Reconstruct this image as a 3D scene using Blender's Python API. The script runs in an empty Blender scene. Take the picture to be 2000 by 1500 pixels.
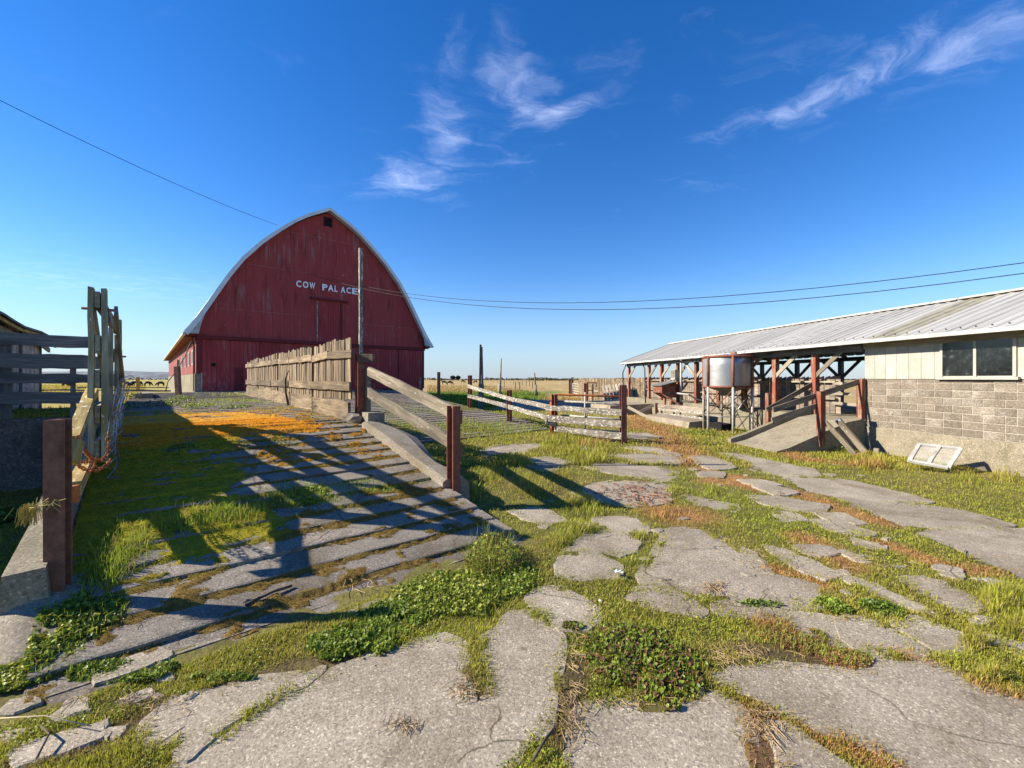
import bpy, bmesh, math, random
import numpy as np
from mathutils import Vector, Matrix
from mathutils.geometry import tessellate_polygon
random.seed(7); RNG = np.random.default_rng(11)
SC = bpy.context.scene; COL = SC.collection
rad = math.radians

# ------------------------------------------------------------------ camera, sky, sun, exposure
EYE, FPX, HOR = 1.9, 832.0, 740.0
cd = bpy.data.cameras.new('camera'); cam = bpy.data.objects.new('camera', cd); COL.objects.link(cam)
cam.location = (0, 0, EYE); cam.rotation_euler = (rad(90), 0, 0)
cd.sensor_width = 36; cd.lens = 36 * FPX / 2000; cd.shift_y = -10 / 2000
cd.clip_start = .05; cd.clip_end = 9000; SC.camera = cam

SUN_EL, SUN_TRAVEL = 30.5, (1.0, 0.02)         # light travels to the right and slightly away from the camera
sd = bpy.data.lights.new('sun', 'SUN'); sun = bpy.data.objects.new('sun', sd); COL.objects.link(sun)
sd.energy = 5.0; sd.angle = rad(.5); sd.color = (1, .90, .74)
tv = Vector((SUN_TRAVEL[0], SUN_TRAVEL[1], 0)).normalized() * math.cos(rad(SUN_EL)); tv.z = -math.sin(rad(SUN_EL))
sun.rotation_euler = tv.to_track_quat('-Z', 'Y').to_euler(); sun.location = (-30, 5, 20)

wd = bpy.data.worlds.new('World'); SC.world = wd; wd.use_nodes = True
def build_world():
    nt = wd.node_tree; N = nt.nodes; L = nt.links; N.clear()
    def nd(t, **k):
        n = N.new(t)
        for a, b in k.items(): setattr(n, a, b)
        return n
    out = nd('ShaderNodeOutputWorld'); bg = nd('ShaderNodeBackground'); L.new(bg.outputs[0], out.inputs[0])
    sky = nd('ShaderNodeTexSky', sky_type='NISHITA', sun_disc=False)
    sky.sun_elevation = rad(SUN_EL); sky.sun_rotation = math.atan2(-SUN_TRAVEL[0], -SUN_TRAVEL[1])
    sky.altitude = 0; sky.air_density = 1.0; sky.dust_density = .02; sky.ozone_density = 3.2
    hs = nd('ShaderNodeHueSaturation'); hs.inputs['Saturation'].default_value = 1.34; hs.inputs['Hue'].default_value = .512; hs.inputs['Value'].default_value = 1.0
    L.new(sky.outputs[0], hs.inputs['Color'])
    tc = nd('ShaderNodeTexCoord'); sx = nd('ShaderNodeSeparateXYZ'); L.new(tc.outputs['Generated'], sx.inputs[0])
    def math_(op, a, b=None, c=False):
        m = nd('ShaderNodeMath', operation=op, use_clamp=c)
        for i, v in enumerate((a, b)):
            if v is None: continue
            if isinstance(v, (int, float)): m.inputs[i].default_value = v
            else: L.new(v, m.inputs[i])
        return m.outputs[0]
    hz = nd('ShaderNodeMapRange', interpolation_type='SMOOTHERSTEP'); L.new(sx.outputs[2], hz.inputs['Value'])
    for k, v in (('From Min', .27), ('From Max', -.12), ('To Min', 0), ('To Max', .95)): hz.inputs[k].default_value = v
    low = nd('ShaderNodeMix', data_type='RGBA'); L.new(hz.outputs[0], low.inputs['Factor']); L.new(hs.outputs[0], low.inputs['A']); low.inputs['B'].default_value = (1.75, 2.5, 3.9, 1)
    zc = math_('MAXIMUM', sx.outputs[2], .02)
    cb = nd('ShaderNodeCombineXYZ')
    L.new(math_('DIVIDE', sx.outputs[0], zc), cb.inputs[0]); L.new(math_('DIVIDE', sx.outputs[1], zc), cb.inputs[1])
    # the cloud layer seen from below: (x, y) over height; wisps gathered into a few banks, thin veil elsewhere
    wv = nd('ShaderNodeTexNoise'); wv.inputs['Scale'].default_value = 2.6; wv.inputs['Detail'].default_value = 7
    L.new(cb.outputs[0], wv.inputs['Vector'])
    off = nd('ShaderNodeVectorMath', operation='MULTIPLY_ADD'); off.inputs[1].default_value = (.42, .42, 0); off.inputs[2].default_value = (-.21, -.21, 0)
    L.new(wv.outputs['Color'], off.inputs[0])
    warp = nd('ShaderNodeVectorMath', operation='ADD'); L.new(cb.outputs[0], warp.inputs[0]); L.new(off.outputs[0], warp.inputs[1])
    def P(px, py): return ((px - 1000) / (HOR - py), FPX / (HOR - py))
    banks = [((725, 368), (885, 330), .12, .95), ((862, 180), (868, 330), .09, .85), ((790, 330), (880, 395), .10, .6), ((985, 80), (1040, 235), .075, .85),
             ((1025, 240), (1135, 190), .075, .95), ((860, 105), (905, 125), .055, .6), ((950, 165), (1000, 180), .05, .6), ((900, 230), (1060, 330), .12, .35),
             ((1400, 265), (1610, 200), .085, .85), ((1600, 215), (1720, 150), .09, .8), ((1690, 160), (1790, 70), .09, .8), ((1800, 110), (2060, 40), .08, .95),
             ((1360, 165), (1500, 140), .12, .35), ((1590, 90), (1640, 140), .07, .35), ((1170, 30), (1190, 220), .11, .25), ((1340, 375), (1440, 330), .12, .2),
             ((1360, 60), (1390, 90), .04, .3), ((0, 548), (380, 565), .9, .5), ((1800, 180), (1900, 120), .1, .3), ((-1500, -300), (-900, -200), .3, .6), ((2700, 200), (3300, 100), .3, .6)]
    tot = None
    for p0, p1, w, amp in banks:
        a, b = Vector(P(*p0)), Vector(P(*p1)); c = (a + b) / 2; dd = b - a
        mp = nd('ShaderNodeMapping', vector_type='TEXTURE')
        mp.inputs['Location'].default_value = (c.x, c.y, 0); mp.inputs['Rotation'].default_value = (0, 0, math.atan2(dd.y, dd.x))
        mp.inputs['Scale'].default_value = (dd.length * .62 + w * 1.5, w * 2.2, 1)
        L.new(warp.outputs[0], mp.inputs['Vector'])
        ln = nd('ShaderNodeVectorMath', operation='LENGTH'); L.new(mp.outputs[0], ln.inputs[0])
        mr = nd('ShaderNodeMapRange', interpolation_type='SMOOTHSTEP')
        mr.inputs['From Min'].default_value = 1.15; mr.inputs['From Max'].default_value = .0
        mr.inputs['To Min'].default_value = 0; mr.inputs['To Max'].default_value = amp
        L.new(ln.outputs['Value'], mr.inputs['Value'])
        tot = mr.outputs[0] if tot is None else math_('MAXIMUM', tot, mr.outputs[0])
    mpn = nd('ShaderNodeMapping'); mpn.inputs['Rotation'].default_value = (0, 0, rad(-62)); mpn.inputs['Scale'].default_value = (1, 1.9, 1)
    L.new(warp.outputs[0], mpn.inputs['Vector'])
    nz = nd('ShaderNodeTexNoise'); nz.inputs['Scale'].default_value = 3.6; nz.inputs['Detail'].default_value = 11; nz.inputs['Roughness'].default_value = .66; nz.inputs['Distortion'].default_value = .45
    L.new(mpn.outputs[0], nz.inputs['Vector'])
    cov = math_('ADD', math_('MULTIPLY', tot, .9), .12)
    r = nd('ShaderNodeMapRange', interpolation_type='SMOOTHSTEP'); L.new(nz.outputs[0], r.inputs['Value'])
    lo = math_('SUBTRACT', .62, math_('MULTIPLY', cov, .46)); L.new(lo, r.inputs['From Min'])
    L.new(math_('ADD', lo, .60), r.inputs['From Max'])
    fac = math_('MULTIPLY', math_('MULTIPLY', r.outputs[0], math_('POWER', cov, .8)), .44, True)
    mp2 = nd('ShaderNodeMapping'); mp2.inputs['Rotation'].default_value = (0, 0, rad(-50)); mp2.inputs['Scale'].default_value = (3, 8, 1); L.new(warp.outputs[0], mp2.inputs['Vector'])
    n2 = nd('ShaderNodeTexNoise'); n2.inputs['Scale'].default_value = 1.6; n2.inputs['Detail'].default_value = 8; n2.inputs['Roughness'].default_value = .65; L.new(mp2.outputs[0], n2.inputs['Vector'])
    r2 = nd('ShaderNodeMapRange'); L.new(n2.outputs[0], r2.inputs['Value'])
    for k, v in (('From Min', .32), ('From Max', .66), ('To Min', .5), ('To Max', 1.12)): r2.inputs[k].default_value = v
    fac = math_('MULTIPLY', fac, r2.outputs[0], True)
    mx = nd('ShaderNodeMix', data_type='RGBA'); L.new(fac, mx.inputs['Factor']); L.new(low.outputs['Result'], mx.inputs['A']); mx.inputs['B'].default_value = (7.6, 8.2, 10.2, 1)
    L.new(mx.outputs['Result'], bg.inputs['Color']); bg.inputs['Strength'].default_value = .091
build_world()
SC.view_settings.view_transform = 'Standard'; SC.view_settings.look = 'None'; SC.view_settings.gamma = 1
SC.view_settings.use_curve_mapping = False; SC.view_settings.exposure = 1.12

# ------------------------------------------------------------------ frames of reference
S40, C40 = math.sin(rad(40.4)), math.cos(rad(40.4))
def W(a, n, z=0): return Vector((C40 * n - S40 * a, S40 * n + C40 * a, z))     # a: towards the barn, n: across the ramps
def AN(x, y): return -S40 * x + C40 * y, C40 * x + S40 * y
QX, QY = 9.904, 11.89
def B(s, r, z=0): return Vector((QX - .1602 * s + .9871 * r, QY + .9871 * s + .1602 * r, z))   # s: along the cow shed, r: into it
def SR(x, y): dx, dy = x - QX, y - QY; return -.1602 * dx + .9871 * dy, .9871 * dx + .1602 * dy
def V(px, py, d): return Vector(((px - 1000) / FPX * d, d, EYE - (py - HOR) / FPX * d))
RA = np.array([3.65, 9.06, 18, 30.]); RZ = np.array([-.05, 1.0, 1.15, 1.17])
def zramp(a): return np.interp(a, RA, RZ)
N0, N1, N2 = -.62, 3.4, 11.8
def gz(x, y):
    x = np.asarray(x, float); y = np.asarray(y, float); a, n = AN(x, y); s, r = SR(x, y)
    z = -.09 * np.clip((r + 7) / 5, 0, 1) * (r < 7)
    z = np.where((n < N0) & (a > 11) & (a < 24), 1.22, z)
    z = np.where((n >= N1) & (n < N2) & (a > 11), np.clip(.09 * (a - 11), 0, 1.17), z)
    return np.where((n >= N0) & (n < N1) & (a > 3.65), zramp(a), z)
def G(px, py):                                   # where the sight line of a point in the photograph meets the ground
    d = np.linspace(1.5, 70, 20000); x = (px - 1000) / FPX * d; z = EYE - (py - HOR) / FPX * d
    i = int(np.argmax(z <= gz(x, d))); return Vector((x[i], d[i], float(gz(x[i], d[i]))))
def flat(px, py, z=0.): d = (EYE - z) * FPX / (py - HOR); return (px - 1000) / FPX * d, d

# ------------------------------------------------------------------ numpy noise
def _h(i, j, s):
    v = (i.astype(np.int64) * 374761393 + j.astype(np.int64) * 668265263 + s * 974634777) & 0xffffffff
    v = ((v ^ (v >> 13)) * 1274126177) & 0xffffffff
    return ((v ^ (v >> 16)) & 0xffff) / 65535.0
def vn(x, y, s=0):
    i, j = np.floor(x), np.floor(y); u, v = x - i, y - j; u = u * u * (3 - 2 * u); v = v * v * (3 - 2 * v)
    return (_h(i, j, s) * (1 - u) + _h(i + 1, j, s) * u) * (1 - v) + (_h(i, j + 1, s) * (1 - u) + _h(i + 1, j + 1, s) * u) * v
def fbm(x, y, s=0, o=4):
    x = np.asarray(x, float); y = np.asarray(y, float); t, amp, tot = 0, 1, 0
    for k in range(o): t = t + amp * vn(x * 2**k, y * 2**k, s + k); tot += amp; amp *= .55
    return t / tot

# ------------------------------------------------------------------ materials
class M:
    def __init__(s, name):
        s.m = bpy.data.materials.new(name); s.m.use_nodes = True; s.t = s.m.node_tree; s.t.nodes.clear()
        s.out = s.n('ShaderNodeOutputMaterial'); s.b = s.n('ShaderNodeBsdfPrincipled'); s.l(s.b.outputs[0], s.out.inputs[0])
        s.b.inputs['Specular IOR Level'].default_value = .3; s.b.inputs['Roughness'].default_value = .85
        s.tc = s.n('ShaderNodeTexCoord'); s.oi = s.n('ShaderNodeObjectInfo')
    def n(s, t, **k):
        n = s.t.nodes.new(t)
        for a, b in k.items(): setattr(n, a, b)
        return n
    def l(s, a, b): s.t.links.new(a, b)
    def co(s, scale=(1, 1, 1), rnd=True, geo=False):
        mp = s.n('ShaderNodeMapping'); mp.inputs['Scale'].default_value = scale
        src = s.n('ShaderNodeNewGeometry').outputs['Position'] if geo else s.tc.outputs['Object']
        if rnd:
            ad = s.n('ShaderNodeVectorMath', operation='MULTIPLY_ADD'); ad.inputs[1].default_value = (37, 53, 71)
            cb = s.n('ShaderNodeCombineXYZ')
            for i in range(3): s.l(s.oi.outputs['Random'], cb.inputs[i])
            s.l(cb.outputs[0], ad.inputs[0]); s.l(src, ad.inputs[2]); src = ad.outputs[0]
        s.l(src, mp.inputs[0]); return mp.outputs[0]
    def noise(s, co, scale, detail=5, rough=.55, dist=0):
        n = s.n('ShaderNodeTexNoise'); n.inputs['Scale'].default_value = scale; n.inputs['Detail'].default_value = detail
        n.inputs['Roughness'].default_value = rough; n.inputs['Distortion'].default_value = dist; s.l(co, n.inputs['Vector']); return n.outputs[0]
    def ramp(s, v, stops):
        r = s.n('ShaderNodeValToRGB'); e = r.color_ramp.elements
        while len(e) < len(stops): e.new(.5)
        for k, (p, c) in enumerate(stops): e[k].position = p; e[k].color = (*c, 1) if len(c) == 3 else c
        s.l(v, r.inputs[0]); return r.outputs[0]
    def mix(s, f, a, b, mode='MIX'):
        m = s.n('ShaderNodeMix', data_type='RGBA', blend_type=mode)
        for k, v in (('Factor', f), ('A', a), ('B', b)):
            if isinstance(v, (int, float)): m.inputs[k].default_value = v
            elif isinstance(v, tuple): m.inputs[k].default_value = (*v, 1)
            else: s.l(v, m.inputs[k])
        return m.outputs['Result']
    def thr(s, v, lo, hi):
        r = s.n('ShaderNodeMapRange', interpolation_type='SMOOTHSTEP'); r.inputs['From Min'].default_value = lo; r.inputs['From Max'].default_value = hi
        s.l(v, r.inputs['Value']); return r.outputs[0]
    def val(s, c, amt):                       # each piece a little lighter or darker than the next
        h = s.n('ShaderNodeHueSaturation'); mr = s.n('ShaderNodeMapRange'); mr.inputs['To Min'].default_value = 1 - amt; mr.inputs['To Max'].default_value = 1 + amt
        s.l(s.oi.outputs['Random'], mr.inputs['Value']); s.l(mr.outputs[0], h.inputs['Value']); s.l(c, h.inputs['Color']); return h.outputs[0]
    def bump(s, v, d=.01, st=.6):
        b = s.n('ShaderNodeBump'); b.inputs['Distance'].default_value = d; b.inputs['Strength'].default_value = st
        s.l(v, b.inputs['Height']); s.l(b.outputs[0], s.b.inputs['Normal'])
    def done(s, c, rough=None, metal=None):
        s.l(c, s.b.inputs['Base Color'])
        if rough is not None: s.b.inputs['Roughness'].default_value = rough
        if metal is not None: s.b.inputs['Metallic'].default_value = metal
        return s.m
def wood(name, dark, mid, light, spots=None, var=.22, thr=(.62, .68), paint=None, pthr=(.5, .56)):
    m = M(name); g = m.noise(m.co((1.6, 30, 30)), 1.0, 6, .65); big = m.noise(m.co((.8, 3, 3)), 1.2, 4)
    c = m.ramp(g, [(.28, dark), (.5, mid), (.72, light)])
    c = m.mix(m.thr(big, .42, .7), c, tuple(.72 * (a + b) / 2 for a, b in zip(mid, dark)))
    if paint: c = m.mix(m.thr(m.noise(m.co((.9, 4, 4)), 2.4, 6, .7), *pthr), c, paint)
    if spots: c = m.mix(m.thr(m.noise(m.co((4.5, 11, 11)), 2.2, 5, .62), *thr), c, spots)
    m.bump(g, .006, .7); return m.done(m.val(c, var), .9)
def rusty(name, a, b, c_, metal=.0):
    m = M(name); g = m.noise(m.co(), 14, 7, .7); big = m.noise(m.co((2, 2, .7)), 2.5, 4)
    c = m.ramp(g, [(.3, a), (.52, b), (.75, c_)]); c = m.mix(m.thr(big, .5, .75), c, tuple(x * .6 for x in a)); m.bump(g, .003, .5); return m.done(m.val(c, .12), .85, metal)
def concrete(name, a, b, agg=90, geo=False, stain=None, rough=.9, var=.1, bumpd=.004, cracks=False):
    m = M(name); co = m.co(geo=geo, rnd=not geo)
    big = m.noise(co, 1.6, 6, .62); c = m.ramp(big, [(.3, a), (.7, b)])
    if stain: c = m.mix(m.thr(m.noise(co, .9, 6, .7, .6), .48, .66), c, stain)
    fine = m.noise(co, agg * .55, 4, .75)
    vo = m.n('ShaderNodeTexVoronoi'); vo.inputs['Scale'].default_value = agg; m.l(co, vo.inputs['Vector'])
    sep = m.n('ShaderNodeSeparateColor'); m.l(vo.outputs['Color'], sep.inputs[0])
    c = m.mix(.75, c, m.ramp(sep.outputs[0], [(.0, (.50, .46, .42)), (.3, (.86, .83, .80)), (.88, (1.10, 1.08, 1.04)), (.97, (1.75, 1.7, 1.6))]), 'MULTIPLY')
    c = m.mix(m.thr(fine, .55, .72), c, tuple(x * .45 for x in a))
    if cracks:
        nzv = m.n('ShaderNodeTexNoise'); nzv.inputs['Scale'].default_value = 3.5; nzv.inputs['Detail'].default_value = 6; m.l(co, nzv.inputs['Vector'])
        wv = m.n('ShaderNodeVectorMath', operation='MULTIPLY_ADD'); wv.inputs[1].default_value = (.22, .22, .22); m.l(nzv.outputs['Color'], wv.inputs[0]); m.l(co, wv.inputs[2])
        ve = m.n('ShaderNodeTexVoronoi', feature='DISTANCE_TO_EDGE'); ve.inputs['Scale'].default_value = .75; m.l(wv.outputs[0], ve.inputs['Vector'])
        ln = m.ramp(ve.outputs['Distance'], [(0, (1, 1, 1)), (.002, (.8, .8, .8)), (.006, (0, 0, 0))]); cm = m.n('ShaderNodeMath', operation='MULTIPLY'); m.l(ln, cm.inputs[0]); m.l(m.thr(m.noise(co, .8, 3), .47, .56), cm.inputs[1])
        c = m.mix(cm.outputs[0], c, (.075, .065, .04))
        c = m.mix(m.thr(m.noise(co, 7, 3, .5), .74, .77), c, (.40, .22, .05)); c = m.mix(m.thr(m.noise(co, 2.6, 7, .75), .60, .70), c, (.15, .115, .075)); c = m.mix(m.thr(m.noise(co, 1.9, 5, .7, .4), .63, .74), c, (.50, .46, .40))
    mx = m.n('ShaderNodeMath', operation='MULTIPLY_ADD'); m.l(fine, mx.inputs[0]); mx.inputs[1].default_value = .8; m.l(sep.outputs[1], mx.inputs[2])
    m.bump(mx.outputs[0], bumpd, .8); return m.done(m.val(c, var), rough)
def plain(name, c, rough=.7, metal=0, var=.08, nscale=8, amt=.25):
    m = M(name); g = m.noise(m.co(), nscale, 5, .6); cc = m.ramp(g, [(.3, tuple(x * (1 - amt) for x in c)), (.7, tuple(min(1, x * (1 + amt)) for x in c))])
    return m.done(m.val(cc, var), rough, metal)
def leafy(name, trans=.35, rough=.55):
    m = M(name); at = m.n('ShaderNodeAttribute', attribute_name='Col'); m.l(at.outputs['Color'], m.b.inputs['Base Color']); m.b.inputs['Roughness'].default_value = rough
    tr = m.n('ShaderNodeBsdfTranslucent'); m.l(at.outputs['Color'], tr.inputs[0]); ms = m.n('ShaderNodeMixShader'); ms.inputs[0].default_value = trans
    m.l(m.b.outputs[0], ms.inputs[1]); m.l(tr.outputs[0], ms.inputs[2]); m.l(ms.outputs[0], m.out.inputs[0]); return m.m
def barn_red(name, worn=(.50, .56), base=(.35, .052, .048)):
    m = M(name); co = m.co(rnd=False); g = m.noise(m.co((5, 5, .35), rnd=False), 1.3, 7, .7); sp = m.noise(co, 2.2, 6, .7); big = m.noise(co, .35, 4)
    c = m.ramp(m.noise(m.co((8, 8, .4), rnd=False), 1.0, 5, .6), [(.3, tuple(x * .88 for x in base)), (.7, tuple(x * 1.12 for x in base))])
    mm = m.n('ShaderNodeMath', operation='MULTIPLY'); m.l(m.thr(g, .50, .66), mm.inputs[0]); m.l(m.thr(big, .44, .60), mm.inputs[1])
    c = m.mix(mm.outputs[0], c, (.30, .17, .15)); c = m.mix(m.thr(m.noise(m.co((2.2, 2.2, .5), rnd=False), 1.1, 6, .7), .50, .72), c, tuple(x * .55 for x in base)); c = m.mix(m.thr(sp, .66, .72), c, (.36, .25, .24))
    at = m.n('ShaderNodeAttribute', attribute_name='Wear')           # paint lost near the foot of the doors, where animals rubbed it off
    w2 = m.n('ShaderNodeMath', operation='MULTIPLY'); m.l(at.outputs['Fac'], w2.inputs[0]); m.l(m.thr(m.noise(m.co((3, 3, 1.2), rnd=False), 2.6, 7, .75), .50, .60), w2.inputs[1])
    w3 = m.n('ShaderNodeMath', operation='MULTIPLY'); m.l(w2.outputs[0], w3.inputs[0]); w3.inputs[1].default_value = .55; c = m.mix(w3.outputs[0], c, (.36, .31, .34)); m.bump(g, .004, .4); return m.done(c, .75)

WOOD_GREY = wood('weathered_grey_wood', (.075, .062, .045), (.19, .16, .115), (.30, .26, .20), (.46, .44, .36), thr=(.63, .66))
WOOD_PICK = wood('weathered_picket_wood', (.045, .034, .023), (.215, .16, .098), (.36, .28, .185), None, var=.36)
WOOD_DARK = wood('dark_grey_wood', (.07, .075, .078), (.165, .17, .17), (.26, .265, .255), None, var=.12)
WOOD_GATE = wood('gate_wood', (.12, .115, .075), (.31, .29, .20), (.46, .43, .32), (.55, .55, .47), thr=(.62, .68), paint=(.19, .18, .045), pthr=(.55, .66))
WOOD_WHITE = wood('peeling_white_wood', (.12, .10, .075), (.24, .21, .17), (.35, .315, .26), (.55, .53, .47), thr=(.53, .60))
WOOD_PALE = wood('pale_wood', (.17, .145, .105), (.29, .255, .20), (.40, .36, .29), None)
WOOD_YEL = wood('lichen_yellow_wood', (.20, .14, .04), (.38, .27, .08), (.52, .42, .2), (.6, .56, .45), thr=(.58, .66))
WOOD_SHED = wood('shed_plank_wood', (.12, .095, .075), (.25, .205, .165), (.36, .305, .26), None, var=.25, paint=(.26, .12, .07), pthr=(.60, .66))
SHED_WALL = wood('skylit_shed_planks', (.24, .20, .17), (.46, .39, .34), (.62, .55, .49), None, var=.2)  # skylight on this wall is put into a paler plank colour
RED_POST = wood('red_stained_wood', (.12, .045, .03), (.25, .07, .042), (.33, .12, .075), None, paint=(.26, .19, .13), pthr=(.48, .60))
RUST = rusty('rusty_steel', (.13, .06, .042), (.225, .105, .07), (.30, .155, .095))
RUST_R = rusty('red_rusty_steel', (.14, .048, .03), (.23, .084, .052), (.29, .125, .08))
RUST_O = rusty('orange_rust', (.26, .07, .02), (.42, .14, .04), (.5, .2, .07))
CON_YARD = concrete('broken_yard_concrete', (.255, .222, .168), (.42, .37, .295), 95, geo=True, stain=(.235, .195, .14), var=.06, bumpd=.009, cracks=True)
CON_RAMP = concrete('ramp_concrete', (.17, .15, .125), (.30, .27, .225), 85, geo=True, stain=(.14, .115, .085), bumpd=.012, cracks=True)
CON_WALL = concrete('old_wall_concrete', (.20, .175, .125), (.28, .25, .19), 60, geo=True, stain=(.17, .15, .10), bumpd=.003)
CON_CURB = concrete('curb_concrete', (.23, .20, .155), (.34, .30, .24), 80, geo=True, stain=(.22, .18, .12))
CON_DARK = concrete('dark_concrete', (.13, .12, .11), (.24, .22, .20), 40, geo=True, stain=(.10, .095, .08))  # darker grey mix for alley wall, sill and edge curbs
BLOCKM = concrete('tan_block', (.155, .130, .103), (.215, .185, .148), 55, var=.15, stain=(.29, .26, .22), bumpd=.003)
MORTAR = plain('mortar', (.38, .345, .29), .9)
SIDING = plain('cream_siding', (.355, .34, .29), .6, nscale=3, amt=.16)
def roofing():
    m = M('pale_metal_roof'); g = m.noise(m.co((9, .35, 1)), 1.4, 6, .65); b_ = m.noise(m.co((1, .5, 1)), 1.6, 6, .7)
    c = m.ramp(g, [(.3, (.27, .265, .25)), (.6, (.38, .37, .345))]); c = m.mix(m.thr(b_, .66, .80), c, (.27, .245, .185)); c = m.mix(m.thr(b_, .74, .80), c, (.26, .14, .06))
    return m.done(m.val(c, .12), .55, 0)
ROOF = roofing()
ROOF_GREEN = plain('algae_metal_roof', (.27, .255, .195), .65, nscale=3)
WHITE = plain('old_white_paint', (.42, .41, .38), .5, nscale=4, amt=.3)
BARNROOF = plain('barn_roof_metal', (.62, .64, .64), .45, .1, nscale=1.5, amt=.12)
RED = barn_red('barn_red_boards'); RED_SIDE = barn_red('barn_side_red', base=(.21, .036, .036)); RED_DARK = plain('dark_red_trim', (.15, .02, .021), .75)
RED_DOOR = barn_red('door_red', base=(.34, .042, .042))
BLACK = plain('dark_interior', (.012, .010, .010), .95)  # near-black colour stands in for the shade inside openings
LETTER = plain('white_letter_paint', (.9, .89, .9), .4, amt=.04)
CABLE = plain('cable_rubber', (.03, .03, .035), .6); CABLE_P = plain('pale_cable', (.52, .40, .36), .6)
SILVER = None
def galv():
    m = M('galvanised_sheet'); g = m.noise(m.co((1, 1, .5)), 2.4, 6, .6); c = m.ramp(g, [(.3, (.28, .285, .28)), (.7, (.46, .455, .44))])
    c = m.mix(m.thr(m.noise(m.co(), 5, 6, .7), .64, .72), c, (.34, .24, .16)); r = m.ramp(g, [(.3, (.52,) * 3), (.7, (.36,) * 3)]); m.l(r, m.b.inputs['Roughness']); m.bump(m.noise(m.co(), 3, 2), .03, .25); return m.done(c, None, .7)
SILVER = galv()
def glassy():
    m = M('grimy_window_glass'); g = m.noise(m.co(), 6, 6, .7); c = m.ramp(g, [(.45, (.008, .009, .009)), (.62, (.02, .023, .022)), (.78, (.20, .21, .20))])
    m.b.inputs['Specular IOR Level'].default_value = .6; return m.done(c, .12)
GLASS = glassy()
def clearpane():
    m = M('dusty_pane'); m.b.inputs['Alpha'].default_value = .45; g = m.noise(m.co(), 5, 5); return m.done(m.ramp(g, [(.3, (.35, .33, .28)), (.7, (.55, .53, .5))]), .25)
PANE = clearpane()
GRASS = leafy('grass_blade', .4); LEAF = leafy('broad_leaf', .3, .45)
def mossmat():
    m = M('moss'); at = m.n('ShaderNodeAttribute', attribute_name='Col'); g = m.noise(m.co(rnd=False), 95, 4, .7); m.bump(g, .02, 1.)
    return m.done(m.mix(.85, at.outputs['Color'], m.ramp(g, [(.3, (.45,) * 3), (.5, (.95,) * 3), (.75, (1.55,) * 3)]), 'MULTIPLY'), 1)
MOSSM = mossmat()
COWM = plain('black_hide', (.012, .011, .010), .6); COWB = plain('brown_hide', (.06, .035, .02), .7)
BARK = plain('tree_bark', (.08, .065, .05), .9)
def groundmat():
    m = M('soil_and_pasture'); at = m.n('ShaderNodeAttribute', attribute_name='Col'); co = m.co(rnd=False)
    a = m.noise(co, 30, 6, .7); b_ = m.noise(co, 4, 5, .6); f = m.noise(m.co((.4, .04, 1), rnd=False), 1.0, 7, .7)
    c = m.mix(.8, at.outputs['Color'], m.ramp(a, [(.25, (.35,) * 3), (.5, (.95,) * 3), (.8, (1.6,) * 3)]), 'MULTIPLY'); c = m.mix(.6, c, m.ramp(b_, [(.3, (.6,) * 3), (.7, (1.35,) * 3)]), 'MULTIPLY')
    c = m.mix(.45, c, m.ramp(f, [(.3, (.55,) * 3), (.7, (1.4,) * 3)]), 'MULTIPLY'); m.bump(a, .03, .8); return m.done(c, .95)
GROUNDM = groundmat()

# ------------------------------------------------------------------ building helpers
WM = {}
def tag(o, label=None, cat=None, group=None, kind=None):
    for k, v in (('label', label), ('category', cat), ('group', group), ('kind', kind)):
        if v: o[k] = v
    return o
def thing(name, loc, label=None, cat=None, group=None, kind=None):
    o = bpy.data.objects.new(name, None); COL.objects.link(o); o.empty_display_size = .2
    o.matrix_basis = Matrix.Translation(Vector(loc)); WM[o] = o.matrix_basis.copy(); return tag(o, label, cat, group, kind)
def put(name, me, mat, mw, parent=None):
    o = bpy.data.objects.new(name, me); COL.objects.link(o)
    if mat and not me.materials: me.materials.append(mat)
    o.matrix_basis = mw; WM[o] = mw.copy()
    if parent: o.parent = parent; o.matrix_parent_inverse = WM[parent].inverted()
    return o
def mesh(name, vs, fs, smooth=False):
    me = bpy.data.meshes.new(name); me.from_pydata([tuple(v) for v in vs], [], fs); me.update()
    if smooth: me.polygons.foreach_set('use_smooth', [True] * len(me.polygons))
    return me
def bm_obj(name, bm, mat, parent=None, loc=None, smooth=False):
    me = bpy.data.meshes.new(name); loc = Vector(loc) if loc is not None else Vector()
    bmesh.ops.translate(bm, verts=bm.verts, vec=-loc); bmesh.ops.recalc_face_normals(bm, faces=bm.faces); bm.to_mesh(me); bm.free()
    if smooth: me.polygons.foreach_set('use_smooth', [True] * len(me.polygons))
    return put(name, me, mat, Matrix.Translation(loc), parent)
def frame(p0, p1, up=(0, 0, 1)):
    x = (Vector(p1) - Vector(p0)).normalized(); u = Vector(up)
    if abs(x.dot(u)) > .98: u = Vector((C40, S40, 0))
    y = u.cross(x).normalized(); z = x.cross(y); m = Matrix((x, y, z)).transposed().to_4x4(); m.translation = p0; return m
def plankmesh(L, w, t, seg=4, j=.004):
    vs, fs = [], []
    for k in range(seg + 1):
        x = L * k / seg; dy = random.uniform(-j, j); dz = random.uniform(-j, j); e = random.uniform(-j, j)
        for sy, sz in ((-1, -1), (1, -1), (1, 1), (-1, 1)): vs.append((x + (random.uniform(-j, j) * 1.5 if k in (0, seg) else 0), sy * t / 2 + dy, sz * (w / 2 + e) + dz))
        if k:
            a, b = 4 * (k - 1), 4 * k
            for i in range(4): fs.append((a + i, a + (i + 1) % 4, b + (i + 1) % 4, b + i))
    fs += [(3, 2, 1, 0), tuple(4 * seg + i for i in range(4))]; return vs, fs
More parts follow.
